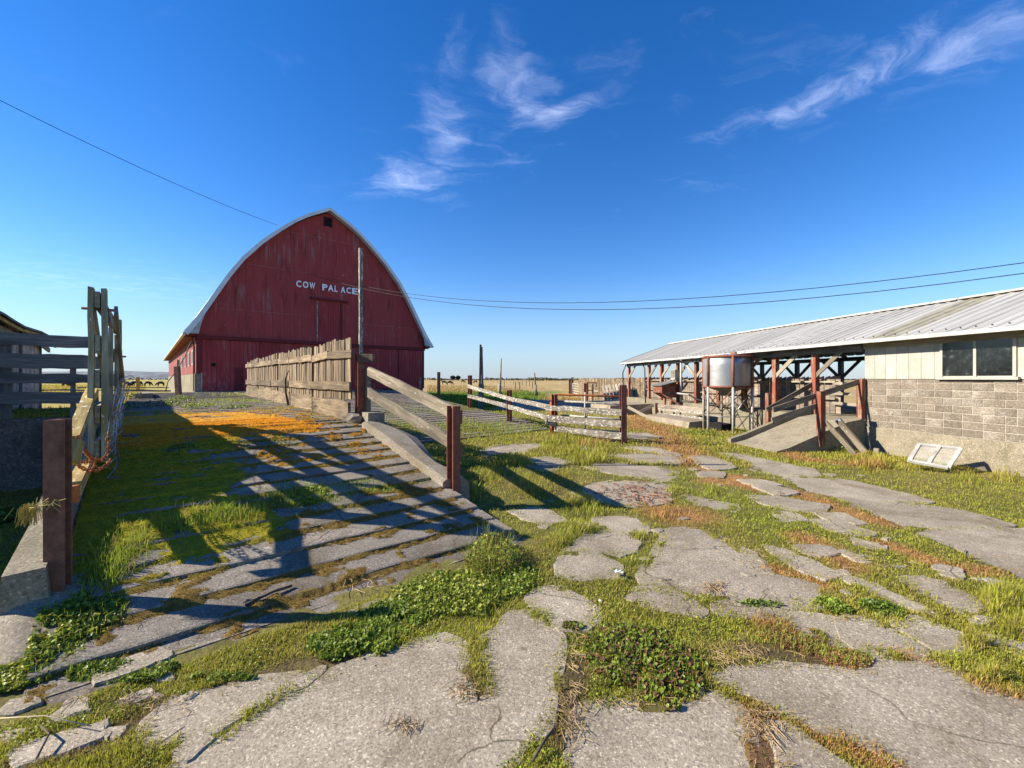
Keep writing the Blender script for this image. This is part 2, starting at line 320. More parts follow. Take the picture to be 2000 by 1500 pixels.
def plank(name, p0, p1, w, t, mat, parent=None, up=(0, 0, 1), seg=4, j=.004):   # w along up, t across
    p0, p1 = Vector(p0), Vector(p1); vs, fs = plankmesh((p1 - p0).length, w, t, seg, j)
    return put(name, mesh(name, vs, fs), mat, frame(p0, p1, up), parent)
def box(name, lo, hi, mat, parent=None, fn=None, j=0):         # an axis box in coordinates mapped by fn
    fn = fn or (lambda a, b, c: Vector((a, b, c))); vs = [fn(*(hi[i] if (k >> i) & 1 else lo[i] for i in range(3))) for k in range(8)]
    if j: vs = [v + Vector([random.uniform(-j, j) for _ in range(3)]) for v in vs]
    c = sum(vs, Vector()) / 8; x = (vs[1] - vs[0]).normalized(); y = (vs[2] - vs[0]); y = (y - x * y.dot(x)).normalized(); z = x.cross(y)
    mw = Matrix((x, y, z)).transposed().to_4x4(); mw.translation = c; inv = mw.inverted()
    fs = [(0, 2, 3, 1), (4, 5, 7, 6), (0, 1, 5, 4), (2, 6, 7, 3), (0, 4, 6, 2), (1, 3, 7, 5)]
    if (vs[1] - vs[0]).cross(vs[2] - vs[0]).dot(vs[4] - vs[0]) < 0: fs = [f[::-1] for f in fs]
    return put(name, mesh(name, [inv @ v for v in vs], fs), mat, mw, parent)
def bbox(bm, lo, hi, fn=None):
    fn = fn or (lambda a, b, c: Vector((a, b, c))); vs = [bm.verts.new(fn(*(hi[i] if (k >> i) & 1 else lo[i] for i in range(3)))) for k in range(8)]
    for f in ((0, 2, 3, 1), (4, 5, 7, 6), (0, 1, 5, 4), (2, 6, 7, 3), (0, 4, 6, 2), (1, 3, 7, 5)): bm.faces.new([vs[i] for i in f])
def btube(bm, pts, r, n=6, cap=True, r1=None):
    pts = [Vector(p) for p in pts]; rings = []
    for i, p in enumerate(pts):
        d = (pts[min(i + 1, len(pts) - 1)] - pts[max(i - 1, 0)]).normalized(); u = Vector((0, 0, 1)) if abs(d.z) < .95 else Vector((1, 0, 0))
        a = d.cross(u).normalized(); b = d.cross(a); rr = r if r1 is None else r + (r1 - r) * i / (len(pts) - 1)
        rings.append([bm.verts.new(p + (a * math.cos(2 * math.pi * k / n) + b * math.sin(2 * math.pi * k / n)) * rr) for k in range(n)])
    for A, Bq in zip(rings, rings[1:]):
        for k in range(n): bm.faces.new((A[k], A[(k + 1) % n], Bq[(k + 1) % n], Bq[k]))
    if cap: bm.faces.new(rings[0][::-1]); bm.faces.new(rings[-1])
def tube(name, pts, r, mat, parent=None, n=6, r1=None):
    bm = bmesh.new(); btube(bm, pts, r, n, r1=r1); return bm_obj(name, bm, mat, parent, pts[0], True)
def hbeam(name, base, h, w, mat, parent=None, ang=0, lean=(0, 0), d=None, tf=None):
    d = d or w; tf = tf or w * .09; tw = tf
    prof = [(-w / 2, -d / 2), (w / 2, -d / 2), (w / 2, -d / 2 + tf), (tw / 2, -d / 2 + tf), (tw / 2, d / 2 - tf), (w / 2, d / 2 - tf), (w / 2, d / 2), (-w / 2, d / 2), (-w / 2, d / 2 - tf), (-tw / 2, d / 2 - tf), (-tw / 2, -d / 2 + tf), (-w / 2, -d / 2 + tf)]
    vs = [(x + lean[0] * k, y + lean[1] * k, z) for k, z in ((0, -.15), (1, h)) for x, y in prof]; n = len(prof)
    fs = [(i, (i + 1) % n, n + (i + 1) % n, n + i) for i in range(n)] + [tuple(range(n))[::-1], tuple(range(n, 2 * n))]
    return put(name, mesh(name, vs, fs), mat, Matrix.Translation(Vector(base)) @ Matrix.Rotation(ang, 4, 'Z'), parent)
def setcol(me, cols, name='Col'):
    a = me.color_attributes.new(name, 'FLOAT_COLOR', 'POINT'); c = np.ones((len(cols), 4), np.float32); c[:, :3] = cols; a.data.foreach_set('color', c.ravel())
def npmesh(name, v, loops, starts, cols, mat, kind='stuff', smooth=False):
    me = bpy.data.meshes.new(name); me.vertices.add(len(v)); me.vertices.foreach_set('co', v.astype(np.float32).ravel())
    me.loops.add(len(loops)); me.loops.foreach_set('vertex_index', loops.astype(np.int32)); me.polygons.add(len(starts)); me.polygons.foreach_set('loop_start', starts.astype(np.int32))
    me.update(calc_edges=True); me.validate()
    if smooth: me.polygons.foreach_set('use_smooth', np.ones(len(starts), bool))
    if cols is not None: setcol(me, cols)
    o = put(name, me, mat, Matrix()); o['kind'] = kind; return o
#PART2
# ================================================================== SETTING: ground
SLABS = [
 [(330,1500),(400,1462),(440,1438),(540,1366),(610,1338),(655,1310),(740,1272),(800,1258),(870,1243),(905,1258),(912,1278),(896,1305),(905,1330),(918,1360),(930,1378),(945,1372),(958,1345),(950,1300),(943,1270),(950,1240),(975,1220),(990,1198),(1030,1196),(1065,1215),(1100,1245),(1106,1262),(1100,1308),(1092,1336),(1083,1385),(1055,1427),(1020,1465),(985,1500),(975,2300),(300,2300)],
 [(280,1440),(292,1402),(335,1360),(400,1352),(490,1327),(560,1315),(640,1303),(602,1332),(535,1356),(470,1394),(420,1428),(350,1444),(300,1458)],
 [(1040,1165),(1075,1145),(1100,1150),(1125,1165),(1155,1190),(1157,1215),(1140,1226),(1115,1228),(1095,1222),(1070,1200),(1045,1180)],
 [(1085,1098),(1115,1080),(1160,1085),(1195,1105),(1192,1126),(1150,1128),(1120,1130),(1088,1122)],
 [(1105,1065),(1140,1045),(1200,1040),(1255,1058),(1235,1075),(1170,1078),(1115,1075)],
 [(1165,1012),(1210,1003),(1255,1015),(1265,1035),(1250,1042),(1200,1034),(1165,1024)],
 [(1307,1025),(1345,1028),(1379,1034),(1415,1059),(1460,1081),(1473,1104),(1514,1122),(1586,1140),(1613,1172),(1550,1180),(1482,1176),(1415,1172),(1352,1153),(1280,1140),(1248,1122),(1280,1086),(1302,1050)],
 [(1244,1152),(1280,1150),(1320,1164),(1372,1190),(1366,1199),(1320,1189),(1272,1180),(1246,1168)],
 [(1404,1178),(1440,1180),(1480,1186),(1500,1196),(1470,1204),(1440,1205),(1404,1193)],
 [(1544,1196),(1600,1200),(1628,1214),(1630,1240),(1640,1256),(1620,1257),(1584,1248),(1552,1232),(1542,1216)],
 [(1634,1212),(1680,1204),(1720,1228),(1768,1254),(1804,1274),(1760,1271),(1700,1268),(1672,1268),(1652,1252),(1636,1228)],
 [(1380,1312),(1424,1336),(1460,1356),(1504,1376),(1545,1402),(1590,1420),(1640,1430),(1700,1455),(1735,1480),(1775,1505),(1800,2300),(2400,2300),(2500,1480),(2000,1368),(1940,1352),(1900,1340),(1862,1308),(1795,1288),(1710,1284),(1690,1300),(1680,1312),(1600,1300),(1520,1294),(1456,1298),(1410,1294)],
 [(1100,1500),(1128,1420),(1150,1374),(1240,1372),(1350,1362),(1380,1345),(1424,1364),(1448,1390),(1462,1425),(1466,1460),(1478,1500),(1490,2300),(1070,2300)],
 [(1508,1412),(1540,1420),(1576,1444),(1620,1474),(1656,1500),(1690,1600),(1540,1600),(1528,1480),(1510,1440)],
 [(1760,1216),(1800,1212),(1856,1232),(1888,1256),(1896,1284),(1840,1268),(1798,1248)],
 [(1936,1244),(2000,1260),(2100,1300),(2060,1300),(2000,1276),(1960,1262)],
 [(1640,1132),(1676,1128),(1720,1148),(1768,1172),(1824,1196),(1792,1192),(1740,1168),(1680,1146)],
 [(1776,1132),(1812,1132),(1860,1152),(1928,1180),(1900,1186),(1840,1186),(1808,1164)],
 [(1536,1088),(1568,1088),(1592,1104),(1628,1124),(1600,1125),(1560,1106)],
 [(1770,1032),(1865,1028),(2000,1027),(2250,1030),(2350,1260),(2080,1168),(2000,1131),(1955,1113),(1910,1090),(1856,1068),(1806,1046)],
 [(1644,969),(1685,972),(1775,981),(1865,990),(1932,1007),(1966,1016),(1910,1025),(1820,1026),(1761,1026),(1721,1010),(1671,984)],
 [(1514,926),(1572,928),(1662,935),(1730,950),(1813,973),(1730,977),(1640,968),(1572,957),(1541,936)],
 [(1406,881),(1442,883),(1505,896),(1586,912),(1600,924),(1527,925),(1482,915),(1460,900)],
 [(1356,892),(1388,892),(1428,912),(1388,914),(1370,903)], [(1370,922),(1406,923),(1403,931),(1374,929)],
 [(1446,937),(1482,937),(1514,945),(1473,945)], [(1482,951),(1527,953),(1545,960),(1514,964)],
 [(1473,971),(1527,971),(1604,985),(1586,997),(1527,990),(1487,982)], [(1338,969),(1376,976),(1433,986),(1433,997),(1379,992)],
 [(1521,1000),(1549,1002),(1563,1012),(1532,1015)], [(1595,1000),(1640,1004),(1675,1017),(1617,1015)],
 [(1590,1014),(1631,1018),(1690,1036),(1640,1040),(1608,1026)],
 [(1140,946),(1212,940),(1307,944),(1302,978),(1235,986),(1168,984),(1138,970)],
 [(1140,904),(1212,905),(1280,912),(1318,921),(1298,938),(1226,928),(1168,916)],
 [(1190,888),(1257,886),(1325,895),(1320,905),(1248,900)], [(1226,872),(1280,874),(1322,889),(1257,882)],
 [(945,880),(970,870),(1050,867),(1055,873),(1010,886),(950,889)], [(995,997),(1050,991),(1110,1018),(1075,1023),(1025,1010)],
 [(1035,896),(1070,893),(1110,902),(1092,916),(1055,918)], [(1125,872),(1180,876),(1162,884),(1130,881)],
 [(1496,1068),(1532,1072),(1552,1082),(1518,1082)], [(1563,1067),(1600,1066),(1625,1078),(1580,1080)], [(1640,1075),(1671,1077),(1692,1089),(1653,1087)],
 [(60,1290),(100,1262),(160,1262),(150,1285),(90,1300)], [(205,1300),(290,1272),(330,1278),(260,1305),(215,1318)], [(20,1466),(90,1440),(180,1420),(210,1430),(120,1468),(40,1482)],
 [(1662,1050),(1700,1058),(1720,1068),(1690,1066)], [(1215,845),(1262,846),(1282,853),(1240,857)], [(700,1190),(740,1172),(768,1180),(735,1196)],
]
POLYS = [np.array([flat(*p) for p in s]) for s in SLABS]
for _ in range(70):                                       # small bits of the old surface showing through the turf
    px, py = random.choice([(random.uniform(1320, 1750), random.uniform(900, 1080)), (random.uniform(1450, 1950), random.uniform(1040, 1240)), (random.uniform(1050, 1330), random.uniform(930, 1170)), (random.uniform(0, 420), random.uniform(1290, 1490))])
    cx, cy = flat(px, py); r0 = random.uniform(.05, .15) * (.6 + .06 * cy); POLYS.append(np.array([(cx + r0 * random.uniform(.6, 1.5) * math.cos(t), cy + r0 * random.uniform(.5, 1.1) * math.sin(t)) for t in np.linspace(0, 6.28, 8)[:-1]]))
def inside(x, y, P):
    r = np.zeros(x.shape, bool); j = len(P) - 1
    for i in range(len(P)):
        xi, yi, xj, yj = *P[i], *P[j]
        if yi != yj: r ^= ((yi > y) != (yj > y)) & (x < (xj - xi) * (y - yi) / (yj - yi) + xi)
        j = i
    return r
def on_slab(x, y):
    r = np.zeros(x.shape, bool)
    for P in POLYS:
        lo, hi = P.min(0), P.max(0); m = (x > lo[0]) & (x < hi[0]) & (y > lo[1]) & (y < hi[1])
        if m.any(): q = np.zeros(x.shape, bool); q[m] = inside(x[m], y[m], P); r |= q
    return r
def segd(x, y, pts, w=1):                      # distance to a line drawn on the ground through points of the photograph
    P = [flat(*p) for p in pts]; d = np.full(np.shape(x), 1e9)
    for (ax, ay), (bx, by) in zip(P, P[1:]):
        t = np.clip(((x - ax) * (bx - ax) + (y - ay) * (by - ay)) / ((bx - ax)**2 + (by - ay)**2), 0, 1); d = np.minimum(d, np.hypot(x - ax - t * (bx - ax), y - ay - t * (by - ay)))
    return d
DRY = [([(1220,800),(1300,850),(1345,900)], .8), ([(1330,880),(1400,930),(1470,950),(1560,960),(1620,985),(1715,1015)], .30), ([(1390,940),(1440,930),(1480,940)], .35), ([(1250,950),(1290,1000)], .35),
       ([(1440,1100),(1560,1120),(1600,1140)], .16), ([(1500,1215),(1560,1250),(1640,1290),(1700,1312)], .16), ([(1600,1430),(1700,1470),(1780,1510)], .13), ([(1480,1400),(1500,1500)], .15), ([(1830,1340),(2000,1380)], .22),
       ([(1730,1060),(1860,1110),(1930,1110)], .18), ([(1570,1050),(1650,1100)], .25), ([(1650,1220),(1800,1290)], .1), ([(1330,1010),(1360,1005)], .4), ([(1240,830),(1300,830)], .8), ([(1140,870),(1230,850)], .3), ([(1640,1300),(1640,1270)], .05), ([(1500,850),(1560,890),(1700,905)], .4)]
BROWN = [([(1100,1440),(1130,1300),(1110,1380)], .1), ([(1460,1270),(1600,1290)], .12), ([(880,1300),(930,1370)], .1), ([(1350,1150),(1420,1165)], .06), ([(300,1390),(200,1440),(60,1480)], .12), ([(780,1420),(790,1440)], .06), ([(1080,1180),(1040,1160)], .07), ([(400,1360),(560,1300),(700,1290)], .07), ([(1500,1420),(1490,1500)], .1)]
def zonemask(x, y, Z): return np.clip(sum(np.clip(1.25 - segd(x, y, p) / w, 0, 1) for p, w in Z), 0, 1)
def soilcol(x, y):
    x = np.asarray(x, float); y = np.asarray(y, float); a, n = AN(x, y); f = fbm(x * .9, y * .9, 3)[..., None]; g = fbm(x * 3.1, y * 3.1, 9)[..., None]
    c = np.array([.12, .125, .018]) * (1 - f) + np.array([.19, .145, .05]) * f
    d = zonemask(x, y, DRY)[..., None]; c = c * (1 - d) + np.array([.30, .155, .055]) * d
    b = zonemask(x, y, BROWN)[..., None]; c = c * (1 - b * .8) + np.array([.09, .06, .035]) * b * .8
    # pasture beyond the yard
    far = np.clip((y - 19) / 9, 0, 1)[..., None]; ff = fbm(x * .05, y * .012, 5)[..., None]
    tan = np.array([.36, .255, .10]) * (.8 + .4 * g); grn = np.array([.13, .19, .02]) * (.8 + .4 * g)
    px = 1000 + FPX * x / np.maximum(y, 1); py = HOR + FPX * EYE / np.maximum(y, 1)
    gb = np.clip((py - 762) / 8, 0, 1) * np.clip((1090 - px) / 50, 0, 1); gb = np.maximum(gb, np.clip(1 - np.abs(py - 765) / 5, 0, 1) * np.clip((px - 980) / 40, 0, 1) * np.clip((1130 - px) / 50, 0, 1))
    gb = np.clip(gb * 1.4 - fbm(x * .12, y * .06, 8) * .6, 0, 1)[..., None]
    pas = tan * (1 - gb) + grn * gb; pas = pas * (.75 + .5 * ff)
    yel = np.array([.34, .27, .05]) * (.8 + .4 * g); lf = (px < 700)[..., None]; pas = np.where(lf, yel * (.8 + .4 * ff), pas)
    return c * (1 - far) + pas * far
def grid_axis(stops):
    r = [np.arange(a, b, s) for a, b, s in stops]; return np.concatenate(r)
gx = np.concatenate([-np.geomspace(6000, 8, 55), grid_axis([(-7.9, -5, .3), (-5, 11, .085), (11, 16, .3)]), np.geomspace(16, 6000, 55)])
gy = np.concatenate([[-60, -20, -8, -3, 0], grid_axis([(1, 12, .085), (12, 24, .22)]), np.geomspace(24, 7000, 90)])
X, Y = np.meshgrid(gx, gy); soilz = lambda x, y: -.007 + .05 * (fbm(x * 4.5, y * 4.5, 1, 3) - .5)
zz = soilz(X, Y); fr = on_slab(X, Y).astype(float)
for _ in range(2): fr = (fr + np.roll(fr, 1, 0) + np.roll(fr, -1, 0) + np.roll(fr, 1, 1) + np.roll(fr, -1, 1)) / 5
zz = zz - .10 * np.clip((fr - .72) / .25, 0, 1); s_, r_ = SR(X, Y); zz = zz - .09 * np.clip((r_ + 7) / 5, 0, 1) * (r_ < 9); zz = zz - .25 * np.clip((Y - 300) / 300, 0, 1)
nx, ny = len(gx), len(gy); idx = np.arange(nx * ny).reshape(ny, nx)
q = np.stack([idx[:-1, :-1], idx[:-1, 1:], idx[1:, 1:], idx[1:, :-1]], -1).reshape(-1, 4)
npmesh('ground', np.stack([X, Y, zz], -1).reshape(-1, 3), q.ravel(), np.arange(len(q)) * 4, soilcol(X, Y).reshape(-1, 3), GROUNDM, 'structure', True)

# broken concrete pavement of the yard: every slab a piece
pave = thing('yard_pavement', (0, 0, 0), kind='structure')
def make_slab(P, k):
    pts = []
    for i in range(len(P)):
        a, b = P[i], P[(i + 1) % len(P)]; L = np.hypot(*(b - a)); m = max(1, int(L / max(.03, .010 * a[1])))
        for t in range(m): pts.append(a + (b - a) * t / m)
    pts = np.array(pts)
    if sum((pts[i - 1][0] * pts[i][1] - pts[i][0] * pts[i - 1][1]) for i in range(len(pts))) < 0: pts = pts[::-1]
    if sum((pts[i - 1][0] * pts[i][1] - pts[i][0] * pts[i - 1][1]) for i in range(len(pts))) < 0: pts = pts[::-1]
    if k < len(SLABS):
        tn = np.roll(pts, -2, 0) - np.roll(pts, 2, 0); tn /= np.linalg.norm(tn, axis=1)[:, None] + 1e-9; pts = pts - np.stack([-tn[:, 1], tn[:, 0]], -1) * (np.minimum(.16, .012 + .014 * pts[:, 1:2]) * (.4 + 1.2 * fbm(pts[:, :1] * 2, pts[:, 1:] * 2, 55)))
    sc = np.minimum(.06, .014 * pts[:, 1]); fq = np.clip(22 / pts[:, 1], 3, 9); pts = pts + np.stack([fbm(pts[:, 0] * fq, pts[:, 1] * fq, 20, 5) - .5, fbm(pts[:, 0] * fq, pts[:, 1] * fq, 40, 5) - .5], -1) * 3.2 * sc[:, None]
    pts = (np.roll(pts, 1, 0) + 8 * pts + np.roll(pts, -1, 0)) / 10
    tn = np.roll(pts, -1, 0) - np.roll(pts, 1, 0); tn /= np.linalg.norm(tn, axis=1)[:, None] + 1e-9; ins = pts + np.stack([-tn[:, 1], tn[:, 0]], -1) * .010
    c = pts.mean(0); zt = float(gz(*c)) if c[0] > 5 else 0.; ar = float(np.prod(P.max(0) - P.min(0))); zt += random.uniform(-.006, .002) + (.005 if ar < .35 else 0); tilt = RNG.normal(0, .004, 2)
    zof = lambda p: zt + (p - c) @ np.clip(tilt, -.006, .006) * .6; n = len(pts)
    v = [(*(p - c), -.07 + zt) for p in pts] + [(*(p - c), zof(p) - .010) for p in pts] + [(*(p - c), zof(p)) for p in ins]
    fs = [(i + o, (i + 1) % n + o, (i + 1) % n + n + o, i + n + o) for o in (0, n) for i in range(n)]
    fs += [tuple(2 * n + i for i in t) for t in tessellate_polygon([[Vector((*p, 0)) for p in ins]])]
    bm = bmesh.new(); bv = [bm.verts.new(p) for p in v]
    for f in fs:
        try: bm.faces.new([bv[i] for i in f])
        except ValueError: pass
    bmesh.ops.recalc_face_normals(bm, faces=bm.faces); me = bpy.data.meshes.new('concrete_slab'); bm.to_mesh(me); bm.free()
    put('concrete_slab', me, CON_YARD, Matrix.Translation((*c, 0)), pave)
for k, P in enumerate(POLYS): make_slab(P, k)

# ramp up to the barn: a solid core with stepped concrete strips on it
def prism(name, prof, n0, n1, mat, parent=None, kind=None):          # profile in (a, z) swept across n
    bm = bmesh.new(); A = [bm.verts.new(W(a, n0, z)) for a, z in prof]; Bv = [bm.verts.new(W(a, n1, z)) for a, z in prof]
    for i in range(len(prof)): j = (i + 1) % len(prof); bm.faces.new((A[i], A[j], Bv[j], Bv[i]))
    bm.faces.new(A[::-1]); bm.faces.new(Bv); o = bm_obj(name, bm, mat, parent, W(prof[0][0], (n0 + n1) / 2, 0)); tag(o, kind=kind); return o
ramp = thing('barn_ramp', W(9, 1.4), kind='structure')
prism('ramp_core', [(3.75, -.1), (3.75, -.005)] + [(a, float(zramp(a)) - .05) for a in np.arange(4, 30, .5)] + [(29.6, -.1)], N0, N1, CON_RAMP, ramp)
prism('ramp_core', [(11.1, -.1)] + [(a, min(.09 * (a - 11), 1.17) - .03) for a in (11.3, 14, 18, 22, 24.2, 29.6)] + [(29.6, -.1)], N1 + .01, N2, CON_RAMP, ramp)
STR = []; a = 3.62
while a < 29.2:
    p = .36 if a < 9.1 else .5; STR.append((a, a + p)); a += p
LIP = .032
def strip(a0, a1, n0, n1, zf, zb, seg, parent, j):
    ce = W((a0 + a1) / 2, (n0 + n1) / 2, (zf + zb) / 2); vs, fs = [], []
    for k in range(seg + 1):
        n = n0 + (n1 - n0) * k / seg; d0 = float(fbm(n * 2.7, a0 * 5, 31) - .5) * j + float(fbm(n * 11, a0 * 9, 35) - .5) * j * .45; d1 = float(fbm(n * 2.1, a0 * 5, 33) - .5) * j * .6; dz = float(fbm(n * 1.3, a0 * 2, 37) - .5) * .02
        for aa, z in ((a0 + d0, zf - .09), (a0 + d0, zf + dz - .008), (a0 + d0 + .02, zf + dz), (a1 - .015, zb + dz), (a1 - .015, zb - .09)): vs.append(W(aa, n, z) - ce)
        if k: b = 5 * k; fs += [(b - 5 + i, b - 4 + i, b + 1 + i, b + i) for i in range(4)]
    fs += [(4, 3, 2, 1, 0), tuple(5 * seg + i for i in range(5))]; put('concrete_strip', mesh('concrete_strip', vs, fs), CON_RAMP, Matrix.Translation(ce), parent)
for a0, a1 in STR:
    lip = LIP if a0 < 9.5 else .012
    strip(a0, a1, N0 + .04, N1 - .02, float(zramp(a0)) + lip, float(zramp(a1)) - .004, 16, ramp, .10)
a = 11.2
while a < 27.5: strip(a, a + .42, N1 + .12, N2 - .02 - .5 * (a < 12), min(.09 * (a - 11), 1.17) + .03, min(.09 * (a + .42 - 11), 1.17), 7, ramp, .09); a += .42
# curbs and walls that bound the ramp
def loft(name, secs, mat, parent=None, kind=None, smooth=False):
    bm = bmesh.new(); R = [[bm.verts.new(p) for p in s] for s in secs]; m = len(secs[0])
    for A, Bq in zip(R, R[1:]):
        for i in range(m): bm.faces.new((A[i], A[(i + 1) % m], Bq[(i + 1) % m], Bq[i]))
    bm.faces.new(R[0][::-1]); bm.faces.new(R[-1]); o = bm_obj(name, bm, mat, parent, secs[0][0], smooth); tag(o, kind=kind); return o
secs = []
for a_, wd_, top in ((8.55, .30, .13), (8.0, .50, .15), (7.5, .56, .15), (7.0, .46, .13), (6.5, .33, .12), (6.1, .28, .12), (5.75, .36, .13), (5.42, .33, .12)):
    z = float(zramp(a_)) + top; secs.append([W(a_, N1 - .12, z - .3), W(a_, N1 - .12, z - .03), W(a_, N1 - .06, z), W(a_, N1 + wd_ * .6, z - .01), W(a_, N1 + wd_, z - .09), W(a_, N1 + wd_ + .05, -.1)])
loft('ramp_curb', secs, CON_CURB, ramp, smooth=False)
box('curb_block', (8.6, 3.42, .8), (9.0, 3.78, 1.2), CON_CURB, ramp, W, .012)
secs = []
for a_ in (8.5, 7.9, 7.2, 6.5, 5.8, 5.2, 4.6, 4.0): z = max(float(zramp(a_)) - .03, .03); secs.append([W(a_, N1 - .14, -.1), W(a_, N1 - .14, z + .02), W(a_, N1 + .02, z + .015), W(a_, N1 + .1, -.1)])
loft('ramp_edge', secs, CON_CURB, ramp)
secs = []
for a_ in np.linspace(4.75, 11, 14):
    z = float(zramp(a_)) + .27 + .03 * math.sin(a_ * 3); secs.append([W(a_, N0 - .22, -.1), W(a_, N0 - .2, z), W(a_, N0 + .02, z + .01), W(a_, N0 + .05, z - .4)])
loft('alley_curb', secs, CON_WALL, ramp)
lump = [(4.55, .13, .24), (4.75, .21, .32), (5.0, .25, .34), (5.3, .22, .30)]; secs = []
for a_, hgt, wd_ in [(4.15, .02, .08), (4.32, .07, .16)] + lump: secs.append([W(a_, -.62 + wd_ * math.cos(t) * 1.05, max(-.05, hgt * (math.sin(t) * 1.15))) for t in np.linspace(math.pi, 0, 9)])
loft('concrete_mound', secs, CON_CURB, ramp, smooth=True)
prism('retaining_wall', [(10.98, -.1), (10.98, 1.2), (11.3, 1.2), (11.3, -.1)], -2.6, N0 - .24, CON_DARK, None, 'structure')
prism('raised_ground', [(11.31, -.1), (11.31, 1.16), (17, 1.1), (24, .35), (27, -.1)], -12, N0 - .05, plain('raised_turf', (.07, .085, .018), .95, nscale=3, amt=.5), None, 'structure')
box('edge_curb', (15.5, N0 - .3, .9), (19.2, N0 - .02, 1.42), CON_DARK, ramp, W, .02); box('edge_curb', (12.2, N0 - .3, .9), (14.2, N0 - .02, 1.36), CON_DARK, ramp, W, .02)
box('deck_kerb', (21.5, -.4, 1.1), (26, .1, 1.33), CON_WALL, ramp, W, .03)

bm = bmesh.new(); LANE = np.array([flat(x, y) for x, y in ((962, 801), (1150, 803), (1345, 804), (1335, 787), (1150, 783), (990, 780))]); vs = [bm.verts.new((*p, .03)) for p in LANE]; bm.faces.new(vs); bm.faces.ensure_lookup_table()
o = bm_obj('concrete_lane', bm, CON_CURB); o['kind'] = 'structure'
# hills and far tree line
def hills():
    vs, fs = [], []; xs = np.linspace(-2600, -700, 70)
    for i, x in enumerate(xs):
        y = 1500 + .1 * x; h = 17 + 9 * float(fbm(x * .006, 0, 4)) + 9 * math.sin(x * .004 + 1) ** 2
        for k, (dy, f) in enumerate(((0, 0), (40, .55), (120, .9), (220, 1.), (500, 0))): vs.append((x, y + dy, -1 + h * f + (4 * float(fbm(x * .03, k * 9, 6) - .5) if 0 < k < 4 else 0)))
        if i: fs += [(5 * i - 5 + k, 5 * i + k, 5 * i + k + 1, 5 * i - 4 + k) for k in range(4)]
    put('hills', mesh('hills', vs, fs), plain('hazy_hill_woods', (.15, .17, .19), .95, nscale=.03, amt=.5), Matrix())['kind'] = 'structure'  # bluish distance haze is put into the hill colour
hills()
def clumps(cent, size, n, cols, leaf, flatz=.6):                 # leaf-sized faces through a crown's volume
    c = np.asarray(cent, float); p = RNG.normal(0, 1, (n, 3)); p /= np.linalg.norm(p, axis=1)[:, None]; p *= (RNG.random((n, 1)) ** .45)
    p = p * np.asarray(size) + c; return p
def leaves_np(pos, size, cols, up=.5):
    """round-ish five-cornered leaves at pos, facing mostly up"""
    n = len(pos); nrm = RNG.normal(0, 1, (n, 3)); nrm[:, 2] = np.abs(nrm[:, 2]) + up; nrm /= np.linalg.norm(nrm, axis=1)[:, None]
    t = np.cross(nrm, RNG.normal(0, 1, (n, 3))); t /= np.linalg.norm(t, axis=1)[:, None]; b = np.cross(nrm, t); s = np.asarray(size).reshape(-1, 1, 1) * (RNG.random((n, 1, 1)) * .6 + .6)
    ang = np.linspace(0, 2 * np.pi, 7)[:-1]; rr = np.array([1.0, .82, 1.0, .78, .95, .55]); ring = (t[:, None] * (np.cos(ang) * rr)[None, :, None] + b[:, None] * (np.sin(ang) * rr)[None, :, None]) * s
    v = np.concatenate([pos[:, None], pos[:, None] + ring + nrm[:, None] * s * .25], 1); k = np.arange(n)[:, None, None] * 7
    tri = np.stack([np.zeros(6, int), np.arange(1, 7), np.roll(np.arange(1, 7), -1)], -1)[None]; f = (k + tri).reshape(-1, 3)
    cc = np.repeat(cols, 7, 0).reshape(n, 7, 3).copy(); cc[:, 0] *= .8; return v.reshape(-1, 3), f, cc.reshape(-1, 3)
def leafobj(name, parts, mat, kind='stuff'):
    vs, fs, cs, o = [], [], [], 0
    for v, f, c in parts: vs.append(v); fs.append(f + o); cs.append(c); o += len(v)
    f = np.concatenate(fs); return npmesh(name, np.concatenate(vs), f.ravel(), np.arange(len(f)) * 3, np.concatenate(cs), mat, kind)
def vary(n, base, amt=.3): b = np.asarray(base, float); return np.clip(b * (1 + RNG.normal(0, amt, (n, 1))) + RNG.normal(0, .006, (n, 3)), .004, 1)
parts = []
for d, x0, x1, h, cnt, col in ((760, -330, 1500, 2.6, 2600, (.055, .06, .045)), (620, -40, 120, 5.0, 500, (.09, .085, .05)), (520, 20, 75, 6.2, 420, (.10, .10, .055)), (560, 95, 160, 6.0, 500, (.06, .07, .04)), (560, 250, 330, 5.5, 400, (.07, .075, .045)), (900, -2600, -500, 5, 900, (.06, .065, .06))):
    p = np.stack([RNG.uniform(x0, x1, cnt), d + RNG.normal(0, 8, cnt), np.zeros(cnt)], 1); prof = fbm(p[:, 0] * .03, 0 * p[:, 0], d, 4); p[:, 2] = RNG.random(cnt) * h * np.clip(prof * 2 - .45, .12, 1); parts.append(leaves_np(p, 2.2 if d > 700 else 1.1, vary(cnt, col), .1))
leafobj('treeline', parts, LEAF)
def far_tree(x, y, h, w, lab):
    t = thing('tree', (x, y, 0), lab, 'tree', 'pair of dark round trees on the horizon')
    tube('trunk', [(x, y, -.3), (x + .2, y, h * .5), (x, y, h * .8)], .45, BARK, t, 6, .15)
    n = 260; p = clumps((x, y, h * .62), (w, w, h * .4), n, None, 1); v, f, c = leaves_np(p, .9, vary(n, (.022, .034, .03), .3), .2); o = leafobj('crown', [(v, f, c)], LEAF); del o['kind']; o.parent = t; o.matrix_parent_inverse = WM[t].inverted()
far_tree(-69.5, 500, 5.6, 3.2, 'left and wider of the two dark round trees on the far horizon'); far_tree(-63.5, 502, 5.4, 2.9, 'right one of the two dark round trees on the far horizon')
